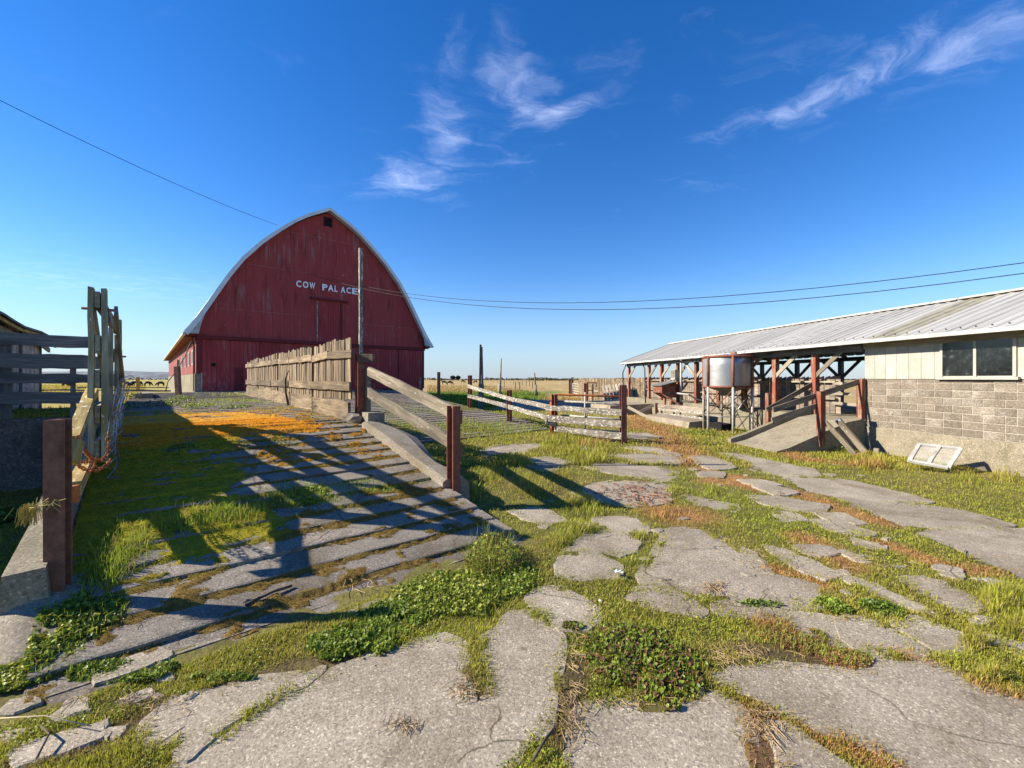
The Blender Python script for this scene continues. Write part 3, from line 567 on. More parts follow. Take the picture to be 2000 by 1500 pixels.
#PART3
# ================================================================== BARN
GA, NC, ZB = 29.5, 9.05, 1.17; NL, NR, ZE, BLEN = 1.98, 16.14, 4.3, 44.0
barn = thing('barn', W(GA, NC, ZB), 'large red barn with a pointed curved roof and COW PALACE painted high on its front', 'barn')
PROF = [(0, 13.1), (.77, 12.68), (1.4, 12.32), (2.1, 11.82), (2.9, 11.12), (3.9, 10.15), (4.9, 8.95), (5.6, 7.85), (6.15, 6.85), (6.6, 6.02), (7.0, 5.3), (7.35, 4.75), (7.58, 4.42)]
def roof_r(z):                                     # half width of the arch at height z
    for (r0, z0), (r1, z1) in zip(PROF, PROF[1:]):
        if z <= z0 and z >= z1: return r0 + (r1 - r0) * (z0 - z) / (z0 - z1)
    return 7.07
def gable(name, bw, mat, a, z0, inset=0):         # vertical boards, each with its own edge, up to the arch
    bm = bmesh.new(); n = NL
    lay = bm.verts.layers.float.new('Wear')
    def top(nn): # height of arch at n
        r = abs(nn - NC)
        for (r0, za), (r1, zb) in zip(PROF, PROF[1:]):
            if r0 <= r <= r1: return za + (zb - za) * (r - r0) / (r1 - r0) - .16
        return 4.5
    while n < NR - .01:
        n1 = min(n + bw, NR); p = random.uniform(0, .004); g = .002
        zs0, zs1 = min(top(n + g), 12.9), min(top(n1 - g), 12.9); mid = None
        vs = [bm.verts.new(W(a - p, n + g, z0)), bm.verts.new(W(a - p, n1 - g, z0)), bm.verts.new(W(a - p, n1 - g, zs1)), bm.verts.new(W(a - p, n + g, zs0))]
        bk = [bm.verts.new(W(a + .03, n + g, z0)), bm.verts.new(W(a + .03, n1 - g, z0)), bm.verts.new(W(a + .03, n1 - g, zs1)), bm.verts.new(W(a + .03, n + g, zs0))]
        bm.faces.new(vs); bm.faces.new((vs[0], vs[3], bk[3], bk[0])); bm.faces.new((vs[1], bk[1], bk[2], vs[2])); n = n1
    return bm_obj(name, bm, mat, barn, W(a, NC, z0))
gable('gable_wall', .2, RED, GA, ZE)
box('backing_wall', (GA + .04, NL + .02, ZB), (GA + .1, NR - .02, 4.4), RED_DARK, barn, W)
bm = bmesh.new(); vs = [bm.verts.new(W(GA + .05, NC + s * r, z - .2)) for s, seq in ((-1, PROF[::-1]), (1, PROF[1:])) for r, z in seq]; bm.faces.new(vs); bm_obj('gable_backing', bm, RED_DARK, barn, W(GA, NC, 5))
def boards(name, a, n0, n1, z0, z1, mat, bw=.22, t=.045, wear=0, wz=1.6):
    bm = bmesh.new(); lay = bm.verts.layers.float.new('Wear'); n = n0
    while n < n1 - .01:
        m = min(n + bw, n1); p = random.uniform(0, .01); zz = [z0, z0 + .35 * (z1 - z0), z0 + .6 * (z1 - z0), z1]
        col = [(bm.verts.new(W(a - t - p, n + .006, z)), bm.verts.new(W(a - t - p, m - .006, z))) for z in zz]
        for (x, y), z in zip(col, zz):
            w = max(0, 1 - (z - z0) / wz) * wear * max(0, 1 - (n - n0) / 2.4); x[lay] = w; y[lay] = w
        for A, Bq in zip(col, col[1:]): bm.faces.new((A[0], A[1], Bq[1], Bq[0]))
        for k in (0, 1):
            b0, b1 = bm.verts.new(W(a, n + .006 if k == 0 else m - .006, z0)), bm.verts.new(W(a, n + .006 if k == 0 else m - .006, z1)); bm.faces.new((col[0][k], col[1][k], col[2][k], col[3][k], b1, b0))
        n = m
    return bm_obj(name, bm, mat, barn, W(a, (n0 + n1) / 2, z0))
SEAM = plain('faded_seam', (.36, .13, .12), .8, nscale=3, amt=.5)
for n0, n1, z in ((4.3, 8.0, 8.72), (3.0, 7.9, 5.95), (10.6, 15.2, 5.72), (6.2, 11.4, 11.15)): box('board_seam', (GA - .018, n0, z), (GA - .004, n1, z + .028), SEAM, barn, W)
# lower storey: sliding doors and plain boarding
boards('sliding_door', GA, 2.25, 5.06, ZB + .03, 4.12, RED_DOOR, wear=1.)
boards('sliding_door', GA + .03, 5.08, 8.9, ZB + .03, 4.12, RED_DOOR, wear=.35)
boards('wall_boards', GA + .03, 8.9, 11.5, ZB, 4.12, RED)
boards('sliding_door', GA, 11.5, 14.0, ZB + .02, 4.06, RED_DOOR)
boards('sliding_door', GA - .04, 14.03, 15.95, ZB + .02, 4.04, RED_DOOR)
box('corner_post', (GA - .04, 1.98, ZB + 1.02), (GA + .1, 2.24, 4.2), RED_DARK, barn, W)
box('corner_post', (GA - .05, 15.96, ZB), (GA + .1, 16.16, 4.2), RED_DARK, barn, W)
box('white_board', (GA - .07, 2.2, ZB), (GA - .03, 2.25, 2.25), WHITE, barn, W)
box('white_board', (GA - .12, 15.7, ZB), (GA - .08, 15.86, 2.0), WOOD_WHITE, barn, W)
box('concrete_pier', (GA - .08, 1.9, ZB - .1), (GA + .3, 2.19, 2.2), CON_WALL, barn, W)
box('door_track', (GA - .16, 2.0, 4.14), (GA - .01, 9.5, 4.34), RED_DARK, barn, W); box('door_track', (GA - .14, 9.52, 4.08), (GA - .01, 16.2, 4.26), RED_DARK, barn, W)
box('floor_sill', (GA - .3, 2.2, ZB - .2), (GA - .06, 9, ZB + .02), CON_DARK, barn, W)
d = box('small_door', (GA - .075, 3.78, ZB + .05), (GA - .055, 4.2, 2.56), RED_DARK, barn, W); d['label'] = 'narrow dark doorway in the left sliding door'
box('hatch', (GA - .09, 2.68, 2.62), (GA - .07, 2.86, 2.8), BLACK, barn, W)
# loft door, its hood and the slid-back leaf beside it
f = boards('loft_door', GA, 8.42, 9.82, 4.42, 6.98, RED_DOOR, .16, .02)
box('door_frame', (GA - .05, 8.32, 4.36), (GA - .012, 8.4, 7.02), WOOD_WHITE, barn, W); box('door_frame', (GA - .06, 9.83, 4.36), (GA - .012, 9.93, 7.0), RED_DARK, barn, W)
box('door_hood', (GA - .24, 7.95, 7.08), (GA - .01, 10.3, 7.2), RED_DARK, barn, W); boards('loft_leaf', GA - .02, 9.95, 11.3, 4.45, 6.9, RED, .16, .05)
v = box('gable_vent', (GA - .03, 8.8, 12.03), (GA - .016, 9.27, 12.62), BLACK, barn, W)  # black panel on the boards paints the darkness of the vent opening
for n_ in (8.75, 9.27): box('vent_trim', (GA - .05, n_, 11.98), (GA - .018, n_ + .05, 12.66), RED_DARK, barn, W)
# the letters
def nofpx(px, a=GA): rx = (px - 1000) / FPX; d_ = a / (-S40 * rx + C40); return d_ * (C40 * rx + S40)
rot = Matrix(((C40, 0, S40), (S40, 0, -C40), (0, 1, 0))).to_4x4()
for ch, x0, x1 in (('C', 578, 588), ('O', 591, 602), ('W', 604, 615), ('P', 629, 639), ('A', 640, 651), ('L', 653, 658.5), ('A', 665, 674), ('C', 676, 685), ('E', 687, 698)):
    cu = bpy.data.curves.new('letter', 'FONT'); cu.body = ch; cu.size = 1; cu.extrude = .02; cu.offset = .03; cu.resolution_u = 3
    tmp = bpy.data.objects.new('letter', cu); COL.objects.link(tmp); me = bpy.data.meshes.new_from_object(tmp.evaluated_get(bpy.context.evaluated_depsgraph_get()))
    bpy.data.objects.remove(tmp); bpy.data.curves.remove(cu); co = np.array([v.co for v in me.vertices]); lo, hi = co.min(0), co.max(0); n0, n1 = nofpx(x0), nofpx(x1)
    for v in me.vertices: v.co = ((v.co.x - lo[0]) / (hi[0] - lo[0]) * (n1 - n0), (v.co.y - lo[1]) / (hi[1] - lo[1]) * .42, v.co.z)
    mw = rot.copy(); mw.translation = W(GA - .05, n0, 7.74); me.name = 'letter'; put('letter', me, LETTER, mw, barn)
# roof skin: the arch swept along the barn, thick, flared at the eaves, with a pale verge board in front
def arch(name, a0, a1, t0, t1, mat, na=2):
    bm = bmesh.new(); seq = [(-r, z) for r, z in PROF[::-1]] + PROF[1:]; rows = []
    for i in range(na):
        a = a0 + (a1 - a0) * i / (na - 1); rows.append(([bm.verts.new(W(a, NC + r * (1 + t0 / 8), z + t0)) for r, z in seq], [bm.verts.new(W(a, NC + r * (1 - t1 / 8), z - t1 * 1.1)) for r, z in seq]))
    for (o0, i0), (o1, i1) in zip(rows, rows[1:]):
        for k in range(len(seq) - 1): bm.faces.new((o0[k], o0[k + 1], o1[k + 1], o1[k])); bm.faces.new((i0[k], i1[k], i1[k + 1], i0[k + 1]))
        for k in (0, -1): bm.faces.new((o0[k], o1[k], i1[k], i0[k]))
    for o_, i_ in (rows[0], rows[-1]):
        for k in range(len(seq) - 1): bm.faces.new((o_[k], i_[k], i_[k + 1], o_[k + 1]))
    return bm_obj(name, bm, mat, barn, W(a0, NC, 9))
arch('roof', GA - .42, GA + BLEN, .06, .05, BARNROOF, 14); arch('verge_board', GA - .47, GA - .422, .07, .12, BARNROOF)
for sd in (-1, 1):                                    # the flared boxed ends of the eaves
    bm = bmesh.new(); pts = [(7.62, 4.38), (7.38, 4.74), (7.03, 5.3), (6.75, 5.82), (6.62, 5.75), (6.86, 5.0), (6.98, 4.4)]
    A = [bm.verts.new(W(GA - .45, NC + sd * r, z)) for r, z in pts]; Bq = [bm.verts.new(W(GA - .40, NC + sd * r, z)) for r, z in pts]
    bm.faces.new(A); bm.faces.new(Bq[::-1])
    for i in range(len(pts)): j = (i + 1) % len(pts); bm.faces.new((A[i], A[j], Bq[j], Bq[i]))
    bm_obj('eave_return', bm, WHITE, barn, W(GA - .4, NC + sd * 7, 4.6))
    box('soffit', (GA - .4, NC + sd * 7.06, 4.32), (GA + BLEN, NC + sd * 7.55, 4.38), RED_DARK, barn, W); box('gutter', (GA - .5, NC + sd * 7.55, 4.32), (GA + BLEN, NC + sd * 7.68, 4.44), WHITE, barn, W)
# long left side wall on its concrete footing, windows, pipes
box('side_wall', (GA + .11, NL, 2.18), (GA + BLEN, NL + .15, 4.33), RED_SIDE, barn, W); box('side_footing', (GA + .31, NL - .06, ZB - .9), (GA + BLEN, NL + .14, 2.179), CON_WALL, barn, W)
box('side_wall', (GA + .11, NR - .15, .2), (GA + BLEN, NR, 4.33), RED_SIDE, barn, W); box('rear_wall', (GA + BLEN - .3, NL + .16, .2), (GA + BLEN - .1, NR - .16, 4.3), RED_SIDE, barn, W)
box('cornice', (GA, NL - .05, 4.05), (GA + BLEN, NL - .005, 4.2), RED_DARK, barn, W)
for a_ in (31.2, 34.0, 37.5, 41.5, 46.5):
    fr = box('window', (a_, NL - .05, 2.72), (a_ + .8, NL - .005, 3.62), WHITE, barn, W); box('pane', (a_ + .1, NL - .06, 2.82), (a_ + .7, NL - .051, 3.52), GLASS, fr, W)
tube('downspout', [W(29.75, NL - .16, 4.3), W(29.75, NL - .14, 4.0), W(29.75, NL - .08, 3.7), W(29.75, NL - .08, 1.2)], .05, RUST_R, barn); tube('drain_pipe', [W(47, NL - .12, 3.6), W(47, NL - .12, 1.1)], .06, RUST, barn)
tube('hanging_hose', [W(29.8, NL - .2, 4.0), W(29.6, NL - .5, 3.1), W(29.2, NL - .9, 2.3), W(28.6, NL - 1.25, 1.75), W(28.2, NL - 1.35, 1.25)], .025, CABLE, barn)

# ================================================================== COW SHED on the right
shed = thing('cow_shed', B(4, 3), 'long low cow shed with pale metal roof, open posts and a tan block end', 'cow shed')
SEND, SNEAR, ZEAVE, ZRIDGE, OV = 15.7, -8.0, 2.93, 4.16, .45
FLOOR = .76
# roof: ribbed sheets, each a piece
def sheetmesh(w, L, ribs):
    prof = []
    for k in range(ribs): x = w * k / ribs; p = w / ribs; prof += [(x, 0), (x + p * .62, 0), (x + p * .72, .028), (x + p * .90, .028)]
    prof.append((w + .01, 0)); vs, fs = [], []
    for x, z in prof: vs += [(x, 0, z), (x, L, z)]
    for k in range(len(prof) - 1): fs.append((2 * k, 2 * k + 2, 2 * k + 3, 2 * k + 1))
    return mesh('roof_sheet', vs, fs)
run = 3 + OV; Lr = math.hypot(run, ZRIDGE - ZEAVE) + .02; SW = .84; shm = sheetmesh(SW, Lr, 3); shm.materials.append(ROOF); shg = sheetmesh(SW, Lr, 3); shg.materials.append(ROOF_GREEN)
def slope_m(s, side):
    x = (B(s - 1, 0) - B(s, 0)).normalized() if side == 0 else (B(s + 1, 0) - B(s, 0)).normalized()
    lo, hi = (B(s, -OV, ZEAVE), B(s, 3, ZRIDGE)) if side == 0 else (B(s, 6 + OV, ZEAVE), B(s, 3, ZRIDGE))
    y = (hi - lo).normalized(); z = x.cross(y); m = Matrix((x, y, z)).transposed().to_4x4(); m.translation = lo + z * random.uniform(0, .012); return m
k = 0; s = SEND
while s > SNEAR + .1:
    put('roof_sheet', shg if k in (19,) else shm, None, slope_m(s, 0), shed); s -= SW; k += 1
nS = k; wide = sheetmesh(SEND - SNEAR, Lr, 60); put('rear_roof', wide, ROOF, slope_m(SNEAR, 1), shed)
box('ridge_cap', (SNEAR, 2.83, ZRIDGE + .01), (SEND, 3.17, ZRIDGE + .06), WHITE, shed, B)
bm = bmesh.new(); s = SEND - .1
while s > SNEAR:
    for q_ in (.2,): c = B(s, -OV + (3 + OV) * q_ * .35, ZEAVE + (ZRIDGE - ZEAVE) * q_ * .35 + .04); bbox(bm, (c.x - .011, c.y - .011, c.z - .02), (c.x + .011, c.y + .011, c.z + .006))
    s -= .28
sc = bm_obj('roof_screws', bm, CABLE, shed, B(4, 0, 3)); sc['kind'] = 'stuff'
box('gutter', (SNEAR, -OV - .09, ZEAVE - .07), (4.6, -OV + .01, ZEAVE + .02), WHITE, shed, B); box('gutter', (4.65, -OV - .07, ZEAVE - .09), (SEND - .1, -OV + .01, ZEAVE - .005), WHITE, shed, B)
plank('bargeboard', B(SEND + .02, -OV, ZEAVE - .05), B(SEND + .02, 3, ZRIDGE - .05), .16, .03, WOOD_PALE, shed); plank('bargeboard', B(SEND + .02, 6 + OV, ZEAVE - .05), B(SEND + .02, 3, ZRIDGE - .05), .16, .03, WOOD_PALE, shed)
box('header_beam', (.1, -.07, 2.68), (SEND - .1, .07, 2.86), WOOD_DARK, shed, B); box('header_beam', (.1, 5.93, 2.68), (SEND - .1, 6.07, 2.86), WOOD_DARK, shed, B); box('header_beam', (.1, 2.93, 3.8), (SEND - .1, 3.07, 4.02), WOOD_DARK, shed, B)
for k in range(11):
    s = .5 + k * 1.5
    for r0, r1 in ((-OV + .05, 2.92), (6 + OV - .05, 3.08)): plank('rafter', B(s, r0, ZEAVE - .06), B(s, r1, ZRIDGE - .12), .14, .045, WOOD_DARK, shed, seg=1)
FP = [1.66, 3.3, 4.9, 6.45, 8.08, 9.65, 11.27, 12.7, 15.35]
for i, s in enumerate(FP):
    wd_ = .16 if i < 7 else .14
    plank('post', B(s, 0, .45 if i < 7 else 0.3), B(s, 0, 2.68), wd_, wd_, RED_POST, shed, up=B(1, 0) - B(0, 0), seg=5)
    if i < 8 or True:
        e = s - .95 if s > 2 else .75; plank('brace', B(s - .02, -.03, 1.98), B(e, -.03, 2.72), .13, .045, WOOD_PALE, shed, seg=2)
        if i in (4,): plank('brace', B(s + .02, -.03, 1.98), B(s + .95, -.03, 2.72), .13, .045, WOOD_PALE, shed, seg=2)
for s in (1.6, 4.0, 6.4, 8.8, 11.2, 13.6, 15.3):
    plank('post', B(s, 6, FLOOR - .1), B(s, 6, 2.7), .16, .16, WOOD_DARK, shed, up=B(1, 0) - B(0, 0), seg=2)
    for e in (-1, 1):
        if .3 < s + e < 15.5: plank('brace', B(s, 5.98, 1.9), B(s + e * .95, 5.98, 2.75), .13, .045, WOOD_DARK, shed, seg=1)
    if s < 3: plank('post', B(s + .4, 3, FLOOR - .1), B(s + .4, 3, 3.85), .16, .16, WOOD_DARK, shed, up=B(1, 0) - B(0, 0), seg=2)
box('floor', (.06, .13, -.3), (15.4, 6.2, FLOOR - .02), CON_WALL, shed, B); box('feed_curb', (1.75, -.13, -.4), (15.45, .125, FLOOR), CON_WALL, shed, B)
# the closed block end
mort = box('mortar_wall', (SNEAR, .012, .58), (.05, .2, 1.885), MORTAR, shed, B); box('foundation', (SNEAR, -.03, -.5), (.05, .22, .579), CON_WALL, shed, B)
box('partition', (-.02, .21, -.2), (.049, 6, 2.9), WOOD_DARK, shed, B); box('rear_wall', (SNEAR, 5.9, 0), (-.03, 6, 2.9), WOOD_SHED, shed, B)
ZR = (1.89 - .585) / 7.5
def blockmesh(L):
    h = ZR - .012; b = .008; vs = [(x, y, z) for y, q_ in ((0, 1), (.006, 0)) for x, z in ((-L / 2 + b * q_, -h / 2 + b * q_), (L / 2 - b * q_, -h / 2 + b * q_), (L / 2 - b * q_, h / 2 - b * q_), (-L / 2 + b * q_, h / 2 - b * q_))]
    vs += [(x, .03, z) for x, y, z in vs[4:]]; fs = [(0, 1, 2, 3)] + [(i + o, i + o + 4, (i + 1) % 4 + o + 4, (i + 1) % 4 + o) for o in (0, 4) for i in range(4)]
    me = mesh('block', vs, fs); me.materials.append(BLOCKM); return me
BL = .375; bmf = blockmesh(BL - .012); bmh = blockmesh(BL / 2 - .012)
xw = (B(-1, 0) - B(0, 0)).normalized(); yw = (B(0, 1) - B(0, 0)).normalized()
for row in range(8):
    z = .585 + ZR * (row + .5); e = .04
    if row == 7: z -= ZR * .25
    if row % 2: seq = [BL / 2]
    else: seq = []
    while e > -5.8:
        L = seq.pop() if seq else (BL / 2 if random.random() < .06 else BL)
        m = Matrix((xw, yw, Vector((0, 0, 1)))).transposed().to_4x4(); m.translation = B(e - L / 2, random.uniform(-.002, .004), z)
        o = put('block', bmh if L < BL * .9 else bmf, None, m, shed)
        if row == 7: o.matrix_basis = m @ Matrix.Diagonal((1, 1, .5, 1)); WM[o] = o.matrix_basis.copy()
        e -= L
s = .05; wins = (-1.80, -3.17)
while s > -5.8:
    e = s - .285; z1 = 2.9
    if s <= wins[0] + .05 and s > wins[1] + .1: box('siding_panel', (e + .004, -.012, 2.83), (s - .004, .05, 2.9), SIDING, shed, B); s = e; continue
    box('siding_panel', (e + .004, -.012, 1.90), (s - .004, .05, 2.9), SIDING, shed, B); s = e
box('siding_backing', (-6, .02, 1.89), (.045, .18, 2.92), SIDING, shed, B); box('fascia', (-8, -.05, 2.74), (.06, -.014, 2.9), WOOD_PALE, shed, B)
wf = box('window', (wins[1], -.03, 1.93), (wins[0], -.013, 2.80), SIDING, shed, B); wm = (wins[0] + wins[1]) / 2 + .02
box('sill', (wins[1] - .05, -.09, 1.885), (wins[0] + .05, -.031, 1.945), SIDING, wf, B); box('frame', (wins[1] - .01, -.045, 2.76), (wins[0] + .01, -.0305, 2.82), SIDING, wf, B)
for s in (wins[0] + .0, wm + .02, wins[1] + .06): box('frame', (s - .055, -.05, 1.95), (s, -.0305, 2.76), SIDING, wf, B)
box('pane', (wm + .022, -.038, 1.97), (wins[0] - .06, -.0305, 2.755), GLASS, wf, B); box('pane', (wins[1] + .062, -.038, 1.97), (wm - .042, -.0305, 2.755), GLASS, wf, B)
plank('corner_post', B(.06, -.1, .78), B(.06, -.1, 1.9), .12, .12, RED_POST, shed, up=B(1, 0) - B(0, 0))
# pickets inside the open bays
def pickets(s0, s1, r, z0, z1, step, mat, parent, jag=.06):
    s = s0
    while s < s1:
        w = step - random.uniform(.012, .03); L = z1 - z0 + random.uniform(-.03, .03)
        vs = [(x, y, z) for y in (-.012, .012) for x, z in ((-w / 2, 0), (w / 2, 0), (w / 2, L), (-w / 2, L - jag))]
        fs = [(0, 1, 2, 3), (7, 6, 5, 4)] + [(i, i + 4, (i + 1) % 4 + 4, (i + 1) % 4) for i in range(4)]
        m = Matrix((xw, yw, Vector((0, 0, 1)))).transposed().to_4x4(); m.translation = B(s, r, z0); put('picket', mesh('picket', vs, fs), mat, m @ Matrix.Rotation(random.gauss(0, .012), 4, 'Y'), parent); s += step
pickets(1.9, 15.4, 1.1, FLOOR, 2.0, .205, WOOD_SHED, shed); pickets(.2, 2.6, 3.2, FLOOR, 2.05, .21, WOOD_PICK, shed)
for z in (1.24, 1.80):
    plank('picket_rail', B(1.9, 1.02, z), B(15.4, 1.02, z), .05, .13, WOOD_PALE, shed, seg=6); plank('picket_rail', B(.2, 3.1, z - .1), B(2.6, 3.1, z - .1), .1, .05, WOOD_PALE, shed)
for z in (1.1, 1.42, 1.75): plank('stall_rail', B(.9, .9, z), B(2.0, 1.0, z), .09, .04, WOOD_PALE, shed, seg=1)
tube('stall_pipe', [B(.8, .6, FLOOR), B(.8, .6, 1.75), B(.85, .9, 1.9), B(.9, 1.3, 1.75), B(.9, 1.3, FLOOR)], .03, RUST_R, shed); tube('stall_pipe', [B(.45, .7, FLOOR), B(.45, .7, 1.6)], .035, RUST_R, shed)
tube('white_pipe', [B(9.05, -.22, .8), B(9.05, -.2, 2.85)], .055, WHITE, shed); tube('white_pipe', [B(9.4, -.5, 1.22), B(8.2, -.3, 1.16)], .045, WHITE, shed)
tube('black_hose', [B(8.2, -.32, 1.15), B(7.4, -.4, .98), B(6.4, -.35, .85), B(5.6, -.3, .8)], .035, CABLE, shed); tube('black_hose', [B(15.4, -.2, 2.8), B(15.65, -.3, 2.3), B(15.6, -.3, 1.4), B(15.5, -.3, .3)], .035, CABLE, shed)
tube('black_hose', [B(13.4, -.1, 2.85), B(12.95, -.15, 2.5), B(12.9, -.15, 1.2), B(12.85, -.15, .4)], .035, CABLE, shed)
eb = box('electric_box', (9.45, -.3, 1.86), (9.85, -.09, 2.36), SIDING, shed, B); box('cover', (9.5, -.325, 1.98), (9.8, -.301, 2.33), WOOD_PALE, eb, B); tube('conduit', [B(9.75, -.16, 1.86), B(9.75, -.16, 1.4), B(9.6, -.16, 1.2)], .03, CABLE, eb)
# loading ramp at the end of the block wall
cr = thing('concrete_ramp', B(.9, -1.3), 'short concrete ramp with low kerb leading up beside the tan block wall', 'ramp')
def rprism(name, prof, s0, s1, mat, parent):
    bm = bmesh.new(); A = [bm.verts.new(B(s0, r, z)) for r, z in prof]; Bq = [bm.verts.new(B(s1, r, z)) for r, z in prof]
    for i in range(len(prof)): j = (i + 1) % len(prof); bm.faces.new((A[i], A[j], Bq[j], Bq[i]))
    bm.faces.new(A[::-1]); bm.faces.new(Bq); return bm_obj(name, bm, mat, parent, B(s0, prof[0][0], 0))
rprism('ramp_slab', [(-2.85, -.3), (-2.85, -.06), (-2.45, .03), (-.6, .70), (-.032, .79), (-.032, -.3)], .02, 1.68, CON_WALL, cr)
rprism('ramp_kerb', [(-2.95, -.3), (-2.95, .06), (-2.5, .18), (-.6, .85), (-.14, .95), (-.14, -.3)], 1.685, 1.84, CON_WALL, cr)
rr = thing('ramp_railing', B(.9, -1.4), 'sloping wooden railing on red posts along both sides of the concrete ramp', 'railing')
plank('post', B(.0, -1.47, .05), B(.0, -1.47, 1.56), .15, .15, RED_POST, rr, up=B(1, 0) - B(0, 0)); plank('post', B(1.93, -1.45, -.1), B(1.93, -1.45, 1.45), .13, .12, RED_POST, rr, up=B(1, 0) - B(0, 0))
plank('rail', B(.1, -2.85, 1.06), B(.1, -.05, 1.84), .15, .04, WOOD_GREY, rr); plank('rail', B(.1, -2.9, .78), B(.1, -1.4, 1.18), .14, .04, WOOD_GREY, rr); plank('rail', B(1.82, -1.6, .92), B(1.70, .15, 1.83), .14, .04, WOOD_GREY, rr)
def label_lean():
    for (p, q_, d0, d1, lab, pt) in (((1611, 823), (1668, 886), 11.62, 11.1, 'grey plank with splintered lower end leaning on the ramp side, nearer the red post', None), ((1637, 820), (1694, 889), 11.6, 11.0, 'wider plank with a blue painted tip leaning on the ramp side, nearer the block wall', 1)):
        o = plank('plank', V(*q_, d1), V(*p, d0), .16 if pt else .13, .045, WOOD_GREY, None, up=(.2, -.9, .3)); tag(o, lab, 'plank', 'planks leaning on the concrete ramp')
        if pt: t_ = plank('painted_tip', V(1645.4, 830.5, 11.55), V(1636.5, 819.6, 11.6), .165, .05, plain('blue_white_paint', (.32, .36, .52), .6), o, up=(.2, -.9, .3))
label_lean()
o = plank('wood_stump', V(1712, 890, 11.0), V(1712, 876, 11.0), .14, .1, WOOD_PALE, None); tag(o, 'short split wood stump standing in the grass by the foot of the leaning planks', 'wood block')
o = box('rubble', tuple(V(1683, 893, 10.9) - Vector((.12, .1, .02))), tuple(V(1683, 893, 10.9) + Vector((.12, .1, .12))), RUST_R, None, None, .05); tag(o, 'reddish broken brick lump at the foot of the leaning planks', 'rubble')
# old window sash leaning on the wall
sash = thing('window_sash', G(1825, 905), 'white framed two-pane window sash leaning on the foot of the block wall', 'window')
e = [V(1776, 900, 9.35), V(1852, 914, 8.9), V(1877, 877, 9.25), V(1795, 868, 9.75)]
for i, j in ((0, 1), (1, 2), (2, 3), (3, 0)): plank('frame', e[i], e[j], .07, .05, WHITE, sash, up=(e[2] - e[1]).cross(e[1] - e[0]).cross(e[j] - e[i]))
mB, mT = (e[0] + e[1]) / 2, (e[2] + e[3]) / 2; plank('mullion', mB, mT, .06, .05, WHITE, sash, up=e[1] - e[0])
for q4 in ((e[0], mB, mT, e[3]), (mB, e[1], e[2], mT)): c = sum(q4, Vector()) / 4; put('pane', mesh('pane', [(p - c) * .93 for p in q4], [(0, 1, 2, 3)]), PANE, Matrix.Translation(c), sash)
# grain bin on legs
tk = thing('feed_tank', B(4.75, -.85, -.09), 'round galvanised feed tank with rusty hoops standing on thin braced legs under the shed eave', 'tank')
tc_ = B(4.75, -.85, 0); TR = .85
def ringpts(r, z, n=40): return [tc_ + Vector((r * math.cos(2 * math.pi * k / n), r * math.sin(2 * math.pi * k / n), z)) for k in range(n + 1)]
bm = bmesh.new(); nn = 48; prof = [(TR, 1.62), (TR, 2.0), (TR, 2.4), (TR, 2.74), (TR - .3, 2.80), (.05, 2.86)]; R = [[bm.verts.new(tc_ + Vector(((r + random.gauss(0, .004)) * math.cos(2 * math.pi * k / nn), r * math.sin(2 * math.pi * k / nn), z))) for k in range(nn)] for r, z in prof]
for A, Bq in zip(R, R[1:]):
    for k in range(nn): bm.faces.new((A[k], A[(k + 1) % nn], Bq[(k + 1) % nn], Bq[k]))
bm.faces.new(R[-1]); o = bm_obj('tank_body', bm, SILVER, tk, tc_ + Vector((0, 0, 1.62)), True)
bm = bmesh.new(); R = [[bm.verts.new(tc_ + Vector((r * math.cos(2 * math.pi * k / nn), r * math.sin(2 * math.pi * k / nn), z))) for k in range(nn)] for r, z in ((TR - .02, 1.61), (.3, 1.42), (.22, 1.25))]
for A, Bq in zip(R, R[1:]):
    for k in range(nn): bm.faces.new((A[k], A[(k + 1) % nn], Bq[(k + 1) % nn], Bq[k]))
bm.faces.new(R[-1]); bm_obj('hopper', bm, plain('dull_hopper_steel', (.20, .20, .20), .6, .4), tk, tc_ + Vector((0, 0, 1.6)), True)
for z in (1.6, 2.74): tube('hoop', ringpts(TR + .012, z), .045, RUST_R, tk, 5)
LG = []
for k in range(6):
    t = rad(-104 + 60 * k); c, s_ = math.cos(t), math.sin(t); p = lambda r, z: tc_ + Vector((r * c, r * s_, z)); LG.append((c, s_))
    tube('leg', [p(TR + .03, -.2), p(TR + .03, 1.62)], .045, WHITE if k in (0, 1, 5) else WOOD_PALE, tk, 7); tube('rib', [p(TR + .035, 1.6), p(TR + .035, 2.76)], .05, RUST_R, tk, 5)
for k in range(6):
    (c0, s0), (c1, s1) = LG[k], LG[(k + 1) % 6]; p = lambda c, s_, z: tc_ + Vector((c * (TR + .03), s_ * (TR + .03), z))
    tube('brace', [p(c0, s0, .55), p(c1, s1, 1.5)], .02, RUST if k % 2 else SILVER, tk, 5); tube('brace', [p(c1, s1, .55), p(c0, s0, 1.5)], .02, RUST if k > 2 else SILVER, tk, 5); tube('brace', [p(c0, s0, .5), p(c1, s1, .5)], .018, SILVER, tk, 5)
tube('fill_hatch', [tc_ + Vector((.35, .1, 2.8)), tc_ + Vector((.35, .1, 2.93))], .16, RUST, tk, 10)
